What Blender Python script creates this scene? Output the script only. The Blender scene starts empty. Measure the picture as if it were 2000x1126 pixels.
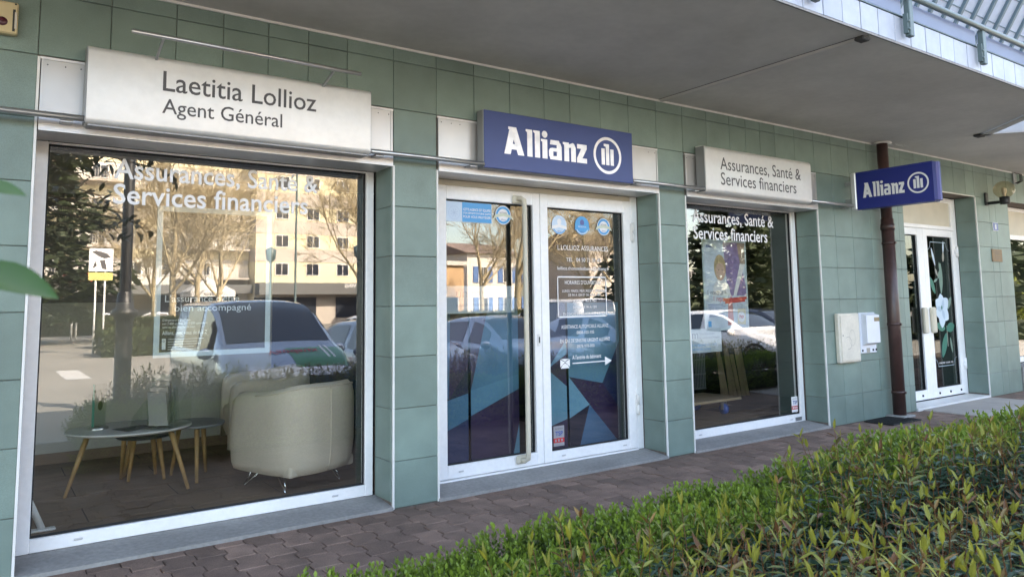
import bpy, bmesh, math, random
from mathutils import Vector, Matrix
random.seed(11)
sc = bpy.context.scene
col = sc.collection
R = math.radians

# ------------------------------------------------------------------ camera
FPX, CYP, YAW, PITCH, ROLL, DIST, EYE = 1458., 442., R(35.25), R(5.89), R(-0.87), 4.7317, 1.3717
_c, _s, _cp, _sp = math.cos(YAW), math.sin(YAW), math.cos(PITCH), math.sin(PITCH)
FW = Vector((_s*_cp, _c*_cp, _sp)); _r = Vector((_c, -_s, 0)); _u = _r.cross(FW)
RT = math.cos(ROLL)*_r + math.sin(ROLL)*_u
UP = -math.sin(ROLL)*_r + math.cos(ROLL)*_u
EYEP = Vector((0, -DIST, EYE))
cam_d = bpy.data.cameras.new('camera'); cam = bpy.data.objects.new('camera', cam_d); col.objects.link(cam)
cam_d.sensor_width = 36; cam_d.lens = FPX/2000*36
cam_d.shift_y = -(563-CYP)/2000; cam_d.clip_start = .05; cam_d.clip_end = 2000
cam.matrix_world = Matrix(((RT.x, UP.x, -FW.x, EYEP.x), (RT.y, UP.y, -FW.y, EYEP.y), (RT.z, UP.z, -FW.z, EYEP.z), (0, 0, 0, 1)))
cam_d.dof.use_dof = True; cam_d.dof.focus_distance = 6.5; cam_d.dof.aperture_fstop = 7.
sc.camera = cam

# ------------------------------------------------------------------ sky, sun, exposure
SUN_EL, SUN_AZ = 40., 24.            # azimuth: degrees from +Y (behind the shop) towards +X
w = bpy.data.worlds.new('World'); sc.world = w; w.use_nodes = True
nt = w.node_tree; bg = nt.nodes['Background']
sky = nt.nodes.new('ShaderNodeTexSky'); sky.sky_type = 'NISHITA'; sky.sun_disc = False
sky.sun_elevation = R(SUN_EL); sky.sun_rotation = R(SUN_AZ); sky.air_density = 1.; sky.dust_density = 2.; sky.ozone_density = .8
nt.links.new(sky.outputs[0], bg.inputs[0]); bg.inputs[1].default_value = .15
sd = bpy.data.lights.new('sun', 'SUN'); sd.energy = 3.6; sd.angle = R(.5); sd.color = (1, .955, .89)
so = bpy.data.objects.new('sun', sd); col.objects.link(so)
sdir = Vector((math.sin(R(SUN_AZ))*math.cos(R(SUN_EL)), math.cos(R(SUN_AZ))*math.cos(R(SUN_EL)), math.sin(R(SUN_EL))))
so.rotation_euler = (-sdir).to_track_quat('-Z', 'Y').to_euler(); so.location = (0, 0, 30)
sc.view_settings.view_transform = 'Standard'; sc.view_settings.look = 'None'
sc.view_settings.exposure = 3.12; sc.view_settings.gamma = 1
sc.view_settings.use_white_balance = True; sc.view_settings.white_balance_temperature = 7600; sc.view_settings.white_balance_tint = 14
sc.render.engine = 'CYCLES'
cy = sc.cycles
cy.use_denoising = True; cy.max_bounces = 10; cy.diffuse_bounces = 5; cy.glossy_bounces = 5; cy.transmission_bounces = 6; cy.transparent_max_bounces = 16
cy.caustics_reflective = False; cy.caustics_refractive = False; cy.sample_clamp_indirect = 6

# ------------------------------------------------------------------ pixel helpers (a pixel of the 2000 px photograph gives a direction)
def ray(u, v): return FW + RT*((u-1000)/FPX) - UP*((v-CYP)/FPX)
def onY(u, v, y=0.):
    d = ray(u, v); return EYEP + d*((y-EYEP.y)/d.y)
def onZ(u, v, z=0.):
    d = ray(u, v); return EYEP + d*((z-EYEP.z)/d.z)
def onX(u, v, x):
    d = ray(u, v); return EYEP + d*((x-EYEP.x)/d.x)
GL = .30
def mirY(u, v, y):                   # what the window glass shows at (u, v), if it stands at depth y in front of the shop
    p = onY(u, v, 2*GL-y); return Vector((p.x, y, p.z))

# ------------------------------------------------------------------ materials
MATS = {}
def mat(name, base=(.5, .5, .5), rough=.6, metal=0., spec=.5, noise=None, bump=None, rand=0., coat=0., emit=None, island=False, attr=None, trans=0., alpha=1.):
    """noise: (scale, strength, detail) multiplies the colour; bump: (scale, strength); rand: per object tint"""
    if name in MATS: return MATS[name]
    m = bpy.data.materials.new(name); m.use_nodes = True; MATS[name] = m
    n, l = m.node_tree.nodes, m.node_tree.links; b = n['Principled BSDF']
    b.inputs['Roughness'].default_value = rough; b.inputs['Metallic'].default_value = metal
    b.inputs['Specular IOR Level'].default_value = spec; b.inputs['Coat Weight'].default_value = coat
    b.inputs['Base Color'].default_value = (*base, 1)
    if emit: b.inputs['Emission Color'].default_value = (*base, 1); b.inputs['Emission Strength'].default_value = emit
    if alpha < 1: b.inputs['Alpha'].default_value = alpha
    tc = n.new('ShaderNodeTexCoord')
    geo = n.new('ShaderNodeNewGeometry')
    cur = None
    if attr:
        a = n.new('ShaderNodeAttribute'); a.attribute_name = attr; cur = a.outputs['Color']
    def mul(fac_socket, lo, hi):
        nonlocal cur
        mr = n.new('ShaderNodeMapRange'); l.new(fac_socket, mr.inputs[0]); mr.inputs[3].default_value = lo; mr.inputs[4].default_value = hi
        mx = n.new('ShaderNodeMix'); mx.data_type = 'RGBA'; mx.blend_type = 'MULTIPLY'; mx.inputs[0].default_value = 1
        if cur is None: mx.inputs[6].default_value = (*base, 1)
        else: l.new(cur, mx.inputs[6])
        l.new(mr.outputs[0], mx.inputs[7]); cur = mx.outputs[2]
    pos = geo.outputs['Position']
    if noise:
        for (s, k, d) in (noise if isinstance(noise, list) else [noise]):
            t = n.new('ShaderNodeTexNoise'); t.inputs['Scale'].default_value = s; t.inputs['Detail'].default_value = d; l.new(pos, t.inputs['Vector'])
            mr0 = n.new('ShaderNodeMapRange'); l.new(t.outputs[0], mr0.inputs[0]); mr0.inputs[1].default_value = .3; mr0.inputs[2].default_value = .7
            mul(mr0.outputs[0], 1-k, 1+k)
    if rand:
        oi = n.new('ShaderNodeObjectInfo')
        if island:
            ad = n.new('ShaderNodeMath'); ad.operation = 'ADD'; l.new(oi.outputs['Random'], ad.inputs[0]); l.new(geo.outputs['Random Per Island'], ad.inputs[1])
            fr = n.new('ShaderNodeMath'); fr.operation = 'FRACT'; l.new(ad.outputs[0], fr.inputs[0]); s0 = fr.outputs[0]
        else: s0 = oi.outputs['Random']
        mul(s0, 1-rand, 1+rand)
    if cur is not None: l.new(cur, b.inputs['Base Color'])
    if bump:
        t = n.new('ShaderNodeTexNoise'); t.inputs['Scale'].default_value = bump[0]; t.inputs['Detail'].default_value = 4; l.new(pos, t.inputs['Vector'])
        bp = n.new('ShaderNodeBump'); bp.inputs['Strength'].default_value = bump[1]; bp.inputs['Distance'].default_value = .01
        l.new(t.outputs[0], bp.inputs['Height']); l.new(bp.outputs[0], b.inputs['Normal'])
    if trans:
        tr = n.new('ShaderNodeBsdfTranslucent'); ms = n.new('ShaderNodeMixShader'); ms.inputs[0].default_value = trans
        if cur is not None: l.new(cur, tr.inputs[0])
        else: tr.inputs[0].default_value = (*base, 1)
        l.new(b.outputs[0], ms.inputs[1]); l.new(tr.outputs[0], ms.inputs[2]); l.new(ms.outputs[0], n['Material Output'].inputs[0])
    return m
def glass_mat(name, ior=2.1, tint=(.86, .9, .88), wav=.0, wscale=1.2, rough=0.):
    m = bpy.data.materials.new(name); m.use_nodes = True; n, l = m.node_tree.nodes, m.node_tree.links
    n.remove(n['Principled BSDF'])
    fr = n.new('ShaderNodeFresnel'); ge = n.new('ShaderNodeNewGeometry'); mr = n.new('ShaderNodeMapRange')   # the same on both faces of the sheet
    l.new(ge.outputs['Backfacing'], mr.inputs[0]); mr.inputs[3].default_value = ior; mr.inputs[4].default_value = 1/ior; l.new(mr.outputs[0], fr.inputs[0])
    t = n.new('ShaderNodeBsdfTransparent'); t.inputs[0].default_value = (*tint, 1)
    g = n.new('ShaderNodeBsdfGlossy'); g.inputs['Roughness'].default_value = rough; g.inputs[0].default_value = (1, 1, 1, 1)
    mx = n.new('ShaderNodeMixShader'); l.new(fr.outputs[0], mx.inputs[0]); l.new(t.outputs[0], mx.inputs[1]); l.new(g.outputs[0], mx.inputs[2])
    l.new(mx.outputs[0], n['Material Output'].inputs[0])
    if wav:
        geo = n.new('ShaderNodeNewGeometry'); no = n.new('ShaderNodeTexNoise'); no.inputs['Scale'].default_value = wscale; no.inputs['Detail'].default_value = 1
        l.new(geo.outputs['Position'], no.inputs['Vector']); bp = n.new('ShaderNodeBump'); bp.inputs['Strength'].default_value = wav; bp.inputs['Distance'].default_value = .01
        l.new(no.outputs[0], bp.inputs['Height']); l.new(bp.outputs[0], g.inputs['Normal'])
    MATS[name] = m; return m

M = dict(
    tile=mat('green_tile', (.172, .240, .209), .42, noise=[(260, .15, 2), (1.3, .15, 4), (6, .07, 5)], rand=.085, bump=(300, .03)),
    grout=mat('tile_grout', (.16, .13, .11), .9, noise=(40, .2, 3)),
    white=mat('white_enamel', (.88, .87, .86), .32, noise=[(2.3, .06, 5), (30, .03, 4)]),
    cream=mat('cream_paint', (.60, .55, .44), .5, noise=(4, .06, 3)),
    trim=mat('white_trim', (.74, .73, .70), .4, noise=(6, .07, 3)),
    alu=mat('brushed_aluminium', (.66, .65, .65), .42, metal=.45, noise=[(2.2, .07, 3), (40, .04, 4)], bump=(3, .04)),
    pale_panel=mat('bare_metal_sheet', (.47, .45, .43), .30, metal=.55, noise=(3, .08, 3), bump=(4, .1)),
    sign_alu=mat('satin_sign_sheet', (.70, .69, .67), .38, metal=.35, noise=[(2.5, .05, 3), (25, .03, 4)], bump=(2.5, .03)),
    blue=mat('sign_blue', (.030, .060, .215), .38, noise=(3, .05, 2)),
    sideblue=mat('blade_blue', (.012, .024, .19), .38),
    sidegrey=mat('sign_side_grey', (.28, .28, .28), .45, metal=.4),
    ink=mat('grey_ink', (.075, .072, .075), .5),
    letterwhite=mat('white_letter_film', (.82, .81, .81), .42),
    foil=mat('silvered_letter_film', (.78, .76, .77), .28, metal=.35, bump=(18, .5), noise=(20, .08, 3)),
    soffit=mat('soffit_paint', (.60, .58, .55), .75, noise=[(.6, .12, 5), (2.7, .06, 5), (14, .035, 5)], bump=(60, .06)),
    fascia=mat('fascia_tile', (.36, .38, .43), .4, noise=[(2, .06, 3), (14, .07, 4)], rand=.05),
    darkgap=mat('dark_joint', (.05, .05, .05), .9),
    concrete=mat('sill_concrete', (.27, .26, .245), .85, noise=[(2.5, .16, 5), (40, .12, 4)], bump=(50, .2)),
    rail=mat('railing_paint', (.085, .125, .125), .45, noise=(8, .1, 3)),
    ribbed=mat('ribbed_sheet', (.38, .43, .56), .4, noise=(3, .05, 3), trans=.25),
    clad=mat('pale_cladding', (.36, .42, .52), .35, noise=[(2, .08, 3), (11, .06, 4)]),
    clad_rib=mat('cladding_batten', (.10, .15, .18), .5),
    pipe=mat('brown_pipe', (.060, .030, .026), .38, noise=[(5, .2, 4), (30, .1, 3)]),
    black=mat('black_plastic', (.012, .012, .013), .45),
    rubber=mat('black_rubber', (.015, .015, .016), .8),
    paver=mat('red_paver', (.205, .132, .100), .92, noise=[(7, .2, 4), (160, .28, 3), (1.1, .16, 3)], rand=.25, island=True, bump=(220, .35)),
    sand=mat('joint_sand', (.014, .012, .010), 1., noise=(40, .3, 3)),
    slab=mat('pale_slab', (.40, .36, .32), .85, noise=[(4, .08, 4), (60, .06, 3)], bump=(90, .1)),
    asphalt=mat('asphalt', (.21, .195, .17), .9, noise=[(.25, .1, 4), (60, .2, 4)], bump=(60, .2)),
    paint=mat('road_paint', (.46, .45, .43), .7, noise=(6, .15, 4)),
    soil=mat('soil', (.05, .034, .022), 1., noise=(12, .3, 4)),
    chrome=mat('chrome', (.8, .8, .8), .12, metal=1.),
    steel=mat('tube_steel', (.52, .52, .52), .3, metal=.85),
    galv=mat('galvanised', (.42, .43, .44), .45, metal=.7),
    fabric=mat('oatmeal_fabric', (.68, .57, .455), .95, noise=[(180, .10, 2), (3, .05, 3)], bump=(260, .25)),
    tabletop=mat('white_laminate', (.80, .78, .75), .35),
    tablegrey=mat('grey_laminate', (.30, .31, .33), .4),
    tabledark=mat('dark_laminate', (.07, .075, .08), .4),
    oak=mat('oak', (.46, .27, .115), .5, noise=(14, .18, 5)),
    wallin=mat('interior_wall', (.44, .41, .36), .9, noise=(1, .03, 2)),
    navy=mat('navy_panel', (.010, .016, .045), .5),
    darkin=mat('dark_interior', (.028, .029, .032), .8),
    floort=mat('floor_tile', (.21, .135, .085), .5, noise=[(5, .16, 5), (50, .08, 3)], rand=.08),
    skirt=mat('wood_skirting', (.20, .125, .08), .6),
    brass=mat('brass', (.15, .085, .035), .4, metal=.55, noise=(30, .2, 3)),
    numblue=mat('enamel_blue', (.06, .10, .32), .3),
    box=mat('cream_plastic', (.66, .61, .52), .5, noise=[(5, .06, 4), (30, .05, 3)]),
    boxwhite=mat('white_plastic', (.72, .74, .80), .4, noise=(6, .04, 3)),
    alarm=mat('aged_plastic', (.62, .51, .30), .5, noise=(9, .06, 3)),
    maroon=mat('maroon_lens', (.07, .012, .022), .3),
    acrylic=mat('frosted_acrylic', (.72, .82, .84), .2, trans=.3, alpha=.92),
    stickblue=mat('sticker_blue', (.05, .34, .68), .4),
    stickpale=mat('sticker_pale', (.55, .68, .82), .4),
    stickgreen=mat('sticker_ribbon', (.60, .64, .52), .4),
    red=mat('print_red', (.55, .03, .035), .5),
    hedge_leaf=mat('hedge_leaf', rough=.42, attr='leafcol', noise=(30, .12, 2), trans=.28, spec=.35),
    bark=mat('bark', (.16, .115, .075), .9, noise=(12, .25, 4)),
    birch=mat('pale_bark', (.42, .34, .21), .85, noise=(6, .25, 4)),
    twig=mat('red_twig', (.20, .075, .035), .7),
    magnolia=mat('magnolia_leaf', (.030, .050, .016), .3, noise=(9, .2, 2), trans=.15),
    nearleaf=mat('fresh_leaf', (.045, .12, .016), .35, noise=(20, .1, 2), trans=.3),
    conifer=mat('conifer_needle', (.035, .050, .018), .7, noise=(2, .25, 3), trans=.1),
    farhedge=mat('clipped_hedge', (.06, .075, .022), .8, noise=(4, .3, 3), trans=.1),
    yellow_wall=mat('yellow_render', (.70, .62, .42), .9, noise=(.4, .04, 3)),
    grey_wall=mat('grey_render', (.50, .44, .38), .9, noise=(.5, .05, 3)),
    pale_wall=mat('pale_render', (.62, .58, .52), .9, noise=(.3, .05, 3)),
    brick_wall=mat('brown_render', (.22, .16, .13), .9, noise=(.5, .08, 3)),
    pane_dark=mat('far_window_pane', (.03, .035, .045), .08),
    balcony=mat('balcony_bar', (.35, .33, .30), .6),
    awning=mat('shop_awning', (.13, .13, .125), .8),
    tent=mat('tent_sheet', (.78, .77, .74), .7, trans=.2),
    car_white=mat('white_car_paint', (.74, .74, .74), .25, coat=.8),
    car_grey=mat('grey_car_paint', (.26, .30, .36), .25, metal=.5, coat=.8),
    car_silver=mat('silver_car_paint', (.46, .52, .60), .25, metal=.5, coat=.8),
    car_dark=mat('dark_car_paint', (.012, .016, .03), .2, coat=.9),
    van_green=mat('van_green', (.03, .26, .08), .3, coat=.6),
    car_glass=mat('car_glass', (.018, .022, .028), .04, spec=1.),
    lens=mat('headlamp_lens', (.5, .52, .55), .08, metal=.4),
    tyre=mat('tyre', (.018, .018, .018), .85),
)
M['glass'] = glass_mat('shop_glass', 1.9, (.95, .965, .95), wav=.012, wscale=1.4)
M['glassdoor'] = glass_mat('door_glass', 1.82, (.95, .965, .96), wav=.03, wscale=1.8)
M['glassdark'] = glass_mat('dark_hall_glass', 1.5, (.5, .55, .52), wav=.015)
M['clear'] = glass_mat('clear_acrylic', 1.4, (.92, .95, .93))
M['smoke'] = glass_mat('smoked_globe', 1.35, (.86, .80, .69))

# ------------------------------------------------------------------ mesh builder
class MB:
    def __init__(s): s.v = []; s.f = []; s.m = []; s.mats = []; s.c = []; s.sm = []
    def _mi(s, m):
        if m not in s.mats: s.mats.append(m)
        return s.mats.index(m)
    def add(s, vs, fs, m=None, c=None, smooth=False):
        o = len(s.v); s.v += [tuple(v) for v in vs]; k = s._mi(m) if m else 0
        for f in fs: s.f.append(tuple(i+o for i in f)); s.m.append(k); s.c.append(c); s.sm.append(smooth)
        return s
    def box(s, x0, x1, y0, y1, z0, z1, m=None, b=0., T=None):
        if b <= 0:
            vs = [(x, y, z) for z in (z0, z1) for y in (y0, y1) for x in (x0, x1)]
            fs = [(0, 2, 3, 1), (4, 5, 7, 6), (0, 1, 5, 4), (2, 6, 7, 3), (0, 4, 6, 2), (1, 3, 7, 5)]
        else:
            bm = bmesh.new(); bmesh.ops.create_cube(bm, size=1)
            for v in bm.verts: v.co = Vector(((x0+x1)/2+v.co.x*(x1-x0), (y0+y1)/2+v.co.y*(y1-y0), (z0+z1)/2+v.co.z*(z1-z0)))
            bmesh.ops.bevel(bm, geom=bm.edges[:], offset=b, segments=2 if b > .012 else 1, affect='EDGES', profile=.5)
            vs = [v.co.copy() for v in bm.verts]; bm.verts.index_update(); fs = [[v.index for v in f.verts] for f in bm.faces]; bm.free()
        if T: vs = [T @ Vector(v) for v in vs]
        return s.add(vs, fs, m)
    def tube(s, pts, rad, m=None, n=8, cap=True, c=None):
        pts = [Vector(p) for p in pts]; k = len(pts); rad = rad if isinstance(rad, (list, tuple)) else [rad]*k
        vs = []; prev = None
        for i, p in enumerate(pts):
            t = (pts[min(i+1, k-1)]-pts[max(i-1, 0)]).normalized()
            a = (prev - t*prev.dot(t)) if prev else t.orthogonal()
            a = a.normalized() if a.length > 1e-6 else t.orthogonal().normalized()
            prev = a; bb = t.cross(a)
            vs += [p+(a*math.cos(2*math.pi*j/n)+bb*math.sin(2*math.pi*j/n))*rad[i] for j in range(n)]
        fs = [(i*n+j, i*n+(j+1) % n, (i+1)*n+(j+1) % n, (i+1)*n+j) for i in range(k-1) for j in range(n)]
        if cap: fs += [tuple(reversed(range(n))), tuple((k-1)*n+j for j in range(n))]
        return s.add(vs, fs, m, c, smooth=n > 5)
    def lathe(s, prof, m=None, n=24, T=None, smooth=True):    # prof: (r, z)
        vs = [(r*math.cos(2*math.pi*j/n), r*math.sin(2*math.pi*j/n), z) for r, z in prof for j in range(n)]
        if T: vs = [T @ Vector(v) for v in vs]
        k = len(prof)
        fs = [(i*n+j, i*n+(j+1) % n, (i+1)*n+(j+1) % n, (i+1)*n+j) for i in range(k-1) for j in range(n)]
        return s.add(vs, fs, m, smooth=smooth)
    def prism(s, poly, a, b, axis='y', m=None, smooth=False):    # poly in the plane across axis, in order
        n = len(poly)
        def mk(p, t): return {'y': (p[0], t, p[1]), 'x': (t, p[0], p[1]), 'z': (p[0], p[1], t)}[axis]
        vs = [mk(p, a) for p in poly]+[mk(p, b) for p in poly]
        fs = [tuple(range(n)), tuple(range(2*n-1, n-1, -1))]+[(i, i+n, (i+1) % n+n, (i+1) % n) for i in range(n)]
        return s.add(vs, fs, m, smooth=smooth)
    def mesh(s, name, m=None):
        me = bpy.data.meshes.new(name); me.from_pydata(s.v, [], s.f)
        for mm in (s.mats or ([m] if m else [])): me.materials.append(mm)
        if s.mats: me.polygons.foreach_set('material_index', s.m)
        me.polygons.foreach_set('use_smooth', s.sm)
        if any(c is not None for c in s.c):
            at = me.color_attributes.new('leafcol', 'FLOAT_COLOR', 'CORNER'); dat = []
            for f, c in zip(s.f, s.c): dat += list((*(c or (.1, .1, .1)), 1))*len(f)
            at.data.foreach_set('color', dat)
        me.update(); return me
    def build(s, name, m=None, parent=None, fixn=False, loc=None):
        me = s.mesh(name, m)
        if fixn:
            bm = bmesh.new(); bm.from_mesh(me); bmesh.ops.recalc_face_normals(bm, faces=bm.faces[:]); bm.to_mesh(me); bm.free()
        o = bpy.data.objects.new(name, me); col.objects.link(o)
        if parent: o.parent = parent
        if loc is not None: o.location = loc
        return o
def tag(o, label=None, cat=None, group=None, kind=None):
    if label: o['label'] = label
    if cat: o['category'] = cat
    if group: o['group'] = group
    if kind: o['kind'] = kind
    return o
def thing(name, label, cat, loc=(0, 0, 0), rz=0., group=None):
    o = bpy.data.objects.new(name, None); col.objects.link(o); o.location = loc; o.rotation_euler = (0, 0, rz); o.empty_display_size = .1
    return tag(o, label, cat, group)
def empty(name, parent):
    o = bpy.data.objects.new(name, None); col.objects.link(o); o.parent = parent; o.empty_display_size = .05; return o
def part(name, m, parent, *boxes, b=0.):
    mb = MB()
    for bx in boxes: mb.box(*bx, b=b)
    return mb.build(name, m, parent)
def copy_tree(o, parent=None):
    c = o.copy(); col.objects.link(c); c.parent = parent
    for ch in list(o.children): copy_tree(ch, c)
    return c

# ------------------------------------------------------------------ writing
_dg = None
def text_mesh(body, bold=0., spacing=1.):
    cu = bpy.data.curves.new('text', 'FONT'); cu.body = body; cu.size = 1; cu.offset = bold; cu.space_character = spacing; cu.resolution_u = 3
    cu.fill_mode = 'FRONT'
    ob = bpy.data.objects.new('text', cu); col.objects.link(ob)
    bpy.context.view_layer.update(); dg = bpy.context.evaluated_depsgraph_get()
    me = bpy.data.meshes.new_from_object(ob.evaluated_get(dg))
    vs = [v.co.copy() for v in me.vertices]; fs = [list(p.vertices) for p in me.polygons]
    bpy.data.objects.remove(ob); bpy.data.curves.remove(cu); bpy.data.meshes.remove(me)
    return vs, fs
CAPH = .729                         # cap height of the built-in font at size 1 (measured below)
_v, _f = text_mesh('H'); CAPH = max(v.y for v in _v)
def text(mb, body, x0, x1, zb, cap, y, m, bold=0., plane='y', mirror=False, skew=None, thick=0.):
    """lettering from x0 to x1, baseline zb, capital height cap, on the plane y (or on the plane x when plane='x')"""
    vs, fs = text_mesh(body, bold); a, b = min(v.x for v in vs), max(v.x for v in vs)
    sx = (x1-x0)/(b-a); sz = cap/CAPH; out = []
    for v in vs:
        p, q = x0+(v.x-a)*sx, zb+v.y*sz
        if skew: q += skew*(p-x0)
        out.append((p, y, q) if plane == 'y' else (y, p, q))
    if plane == 'x' or True: pass
    mb.add(out, [tuple(f) for f in fs], m)
def disc(mb, cx, cz, r0, r1, y, m, n=32, rz=1., plane='y', a0=0., a1=2*math.pi):
    vs = []; full = a1-a0 > 6.28; k = n if full else n+1
    for r in (r0, r1):
        for i in range(k):
            a = a0+(a1-a0)*i/n; p, q = cx+r*math.cos(a), cz+r*math.sin(a)*rz
            vs.append((p, y, q) if plane == 'y' else (y, p, q))
    fs = [(i, (i+1) % k, k+(i+1) % k, k+i) for i in range(n)]
    mb.add(vs, fs, m)
def rect(mb, x0, x1, z0, z1, y, m, plane='y'):
    vs = [(x0, z0), (x1, z0), (x1, z1), (x0, z1)]
    mb.add([(p, y, q) if plane == 'y' else (y, p, q) for p, q in vs], [(0, 1, 2, 3)], m)
def wordmark(mb, x0, x1, zb, cap, y, m, plane='y', sgn=1):
    """heavy slab lettering A l l i a n z drawn in a 700 x 150 box"""
    W = x1-x0
    def P(x, z): p = x0+W*x/560.; q = zb+cap*z/150.; return (p, y, q) if plane == 'y' else (y, p, q)
    cnt = [0]
    def poly(pts):
        cnt[0] += 1; o_ = -cnt[0]*.00006; vs = [Vector(P(*p)) for p in pts]
        for v in vs: v[1 if plane == 'y' else 0] += o_
        mb.add(vs, [tuple(range(len(pts)))], m)
    def quad(a, b, c, d): poly([a, b, c, d])
    # A
    poly([(0, 0), (40, 0), (78, 150), (38, 150)]); poly([(38, 150), (78, 150), (128, 0), (88, 0)])
    quad((28, 28), (100, 28), (92, 58), (36, 58)); quad((27, 150), (60, 150), (54, 132), (27, 136))
    # l l
    for x in (140, 190):
        quad((x+8, 0), (x+42, 0), (x+42, 150), (x+8, 150)); quad((x-1, 150), (x+8, 150), (x+8, 134), (x-1, 139))
    # i
    quad((248, 0), (282, 0), (282, 108), (248, 108)); quad((239, 108), (248, 108), (248, 93), (239, 97))
    cx, cz = P(265, 136)[0 if plane == 'y' else 1], zb+cap*136/150; disc(mb, cx, cz, .0001, W*19/560, y, m, 16, plane=plane)
    # a
    quad((346, 0), (380, 0), (380, 76), (346, 76)); quad((300, 84), (372, 84), (362, 110), (304, 110)); quad((346, 76), (380, 76), (372, 96), (346, 90))
    quad((306, 46), (348, 46), (348, 66), (312, 66)); quad((292, 16), (322, 16), (322, 50), (292, 50)); quad((300, 0), (350, 0), (350, 22), (296, 18))
    quad((292, 50), (322, 50), (316, 66), (300, 62))
    # n
    quad((398, 0), (432, 0), (432, 108), (398, 108)); quad((389, 108), (398, 108), (398, 93), (389, 97)); quad((432, 78), (470, 84), (462, 110), (432, 98)); quad((446, 0), (480, 0), (480, 82), (446, 82)); quad((446, 82), (480, 82), (468, 106), (450, 104))
    # z
    quad((490, 82), (560, 82), (560, 108), (490, 108)); quad((488, 0), (560, 0), (560, 28), (488, 28)); quad((488, 26), (526, 26), (560, 84), (520, 84))
def emblem(mb, cx, cz, r, y, m, plane='y', rx=1.):
    """ring with three upright bars"""
    def pt(p, q): return (cx+p*rx, y, cz+q) if plane == 'y' else (y, cx+p*rx, cz+q)
    n = 40; vs = [pt(rr*math.cos(2*math.pi*i/n), rr*math.sin(2*math.pi*i/n)) for rr in (r*.84, r) for i in range(n)]
    mb.add(vs, [(i, (i+1) % n, n+(i+1) % n, n+i) for i in range(n)], m)
    for a, b, z0, z1 in ((-.44, -.20, -.52, .36), (-.12, .12, -.52, .62), (.20, .44, -.52, .36)):
        mb.add([pt(a*r, z0*r), pt(b*r, z0*r), pt(b*r, z1*r), pt(a*r, z1*r)], [(0, 1, 2, 3)], m)
    mb.add([pt(-.26*r, .62*r), pt(-.12*r, .62*r), pt(-.12*r, .46*r), pt(-.26*r, .50*r)], [(0, 1, 2, 3)], m)

# ================================================================== the setting: street, pavement
ZS = -.33                            # the street lies lower than the shop pavement
g = MB(); g.add([(-400, -500, ZS), (400, -500, ZS), (400, 300, ZS), (-400, 300, ZS)], [(0, 1, 2, 3)])
tag(g.build('ground', M['asphalt']), 'grey asphalt street and parking ground', None, kind='structure')
PV_Y0, PV_Y1 = -2.02, .0
pav = MB(); pav.box(-6, 20, PV_Y0-.1, .30, ZS+.004, -.022)
pavement = pav.build('pavement', M['sand']); tag(pavement, 'shop pavement laid with dark red wavy pavers', None, kind='structure')
# planting bed with its kerb
bed = MB(); bed.box(.2, 20, -4.15, PV_Y0-.104, ZS+.004, -.03)
tag(bed.build('planting_bed', M['soil']), 'dark soil of the hedge bed', None, kind='structure')
kb = MB(); kb.box(.1, 20, -4.27, -4.152, ZS+.004, -.02, b=.012); kb.box(.1, .198, -4.15, PV_Y0-.105, ZS+.004, -.02, b=.012)
tag(kb.build('kerb', M['concrete']), 'concrete kerb round the hedge bed', None, kind='structure')

# wavy pavers: zigzag joints run away from the wall, straight joints along it
PW, PL, AMP, GAP = .163, .222, .016, .006
def wave(y):
    t = (y/PL) % 1.
    if t < .36: return AMP
    if t < .5: return AMP-2*AMP*(t-.36)/.14
    if t < .86: return -AMP
    return -AMP+2*AMP*(t-.86)/.14
def paver_poly(y0, ln=PL):
    ks = [y0+GAP/2, y0+ln-GAP/2]
    for b in range(int(math.floor(y0/PL))-1, int(math.floor((y0+ln)/PL))+2):
        for t in (.36, .5, .86, 1.):
            y = (b+t)*PL
            if y0+GAP/2+.004 < y < y0+ln-GAP/2-.004: ks.append(y)
    ks = sorted(ks)
    L = [(wave(y)+GAP/2, y) for y in ks]; Rr = [(wave(y)+PW-GAP/2, y) for y in reversed(ks)]
    return L+Rr
def paver_geo(poly, h=.05, ch=.005):
    n = len(poly); cx = sum(p[0] for p in poly)/n; cyy = sum(p[1] for p in poly)/n
    inn = []
    for p in poly:
        d = Vector((cx-p[0], cyy-p[1])); d.normalize(); inn.append((p[0]+d.x*ch, p[1]+d.y*ch))
    vs = [(p[0], p[1], -h) for p in poly]+[(p[0], p[1], -ch*.7) for p in poly]+[(p[0], p[1], 0) for p in inn]
    fs = [tuple(range(2*n, 3*n))[::-1]]
    for k in (0, n): fs += [(k+i, k+n+i, k+n+(i+1) % n, k+(i+1) % n) for i in range(n)]
    return vs, fs
gA, gB = paver_geo(paver_poly(0)), paver_geo(paver_poly(PL/2))
meA = MB().add(*gA).mesh('paver', M['paver']); meB = MB().add(*gB).mesh('paver', M['paver'])
pv = []
for i in range(-4, 92):
    off = 0 if i % 2 == 0 else 1
    for j in range(-10, 0):
        x, y = .2+(i-1)*PW, j*PL
        if off and j == -1: continue
        cx, cyy = x+PW/2, y+PL/2+off*PL/2
        d = Vector((cx, cyy, 0))-EYEP
        dep = d.dot(FW); u = 1000+FPX*d.dot(RT)/dep if dep > .3 else -1e6; vv = CYP-FPX*d.dot(UP)/dep if dep > .3 else 1e6
        # hidden behind the hedge?
        vis = -60 < u < 2050 and vv < 1180 and not (cyy < -1.25 and u > 1000) and not (cyy < -1.75)
        pv.append(((0 if vis else 1, dep), x, y, off))
pv.sort(key=lambda q: q[0])
rest = MB()
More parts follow.
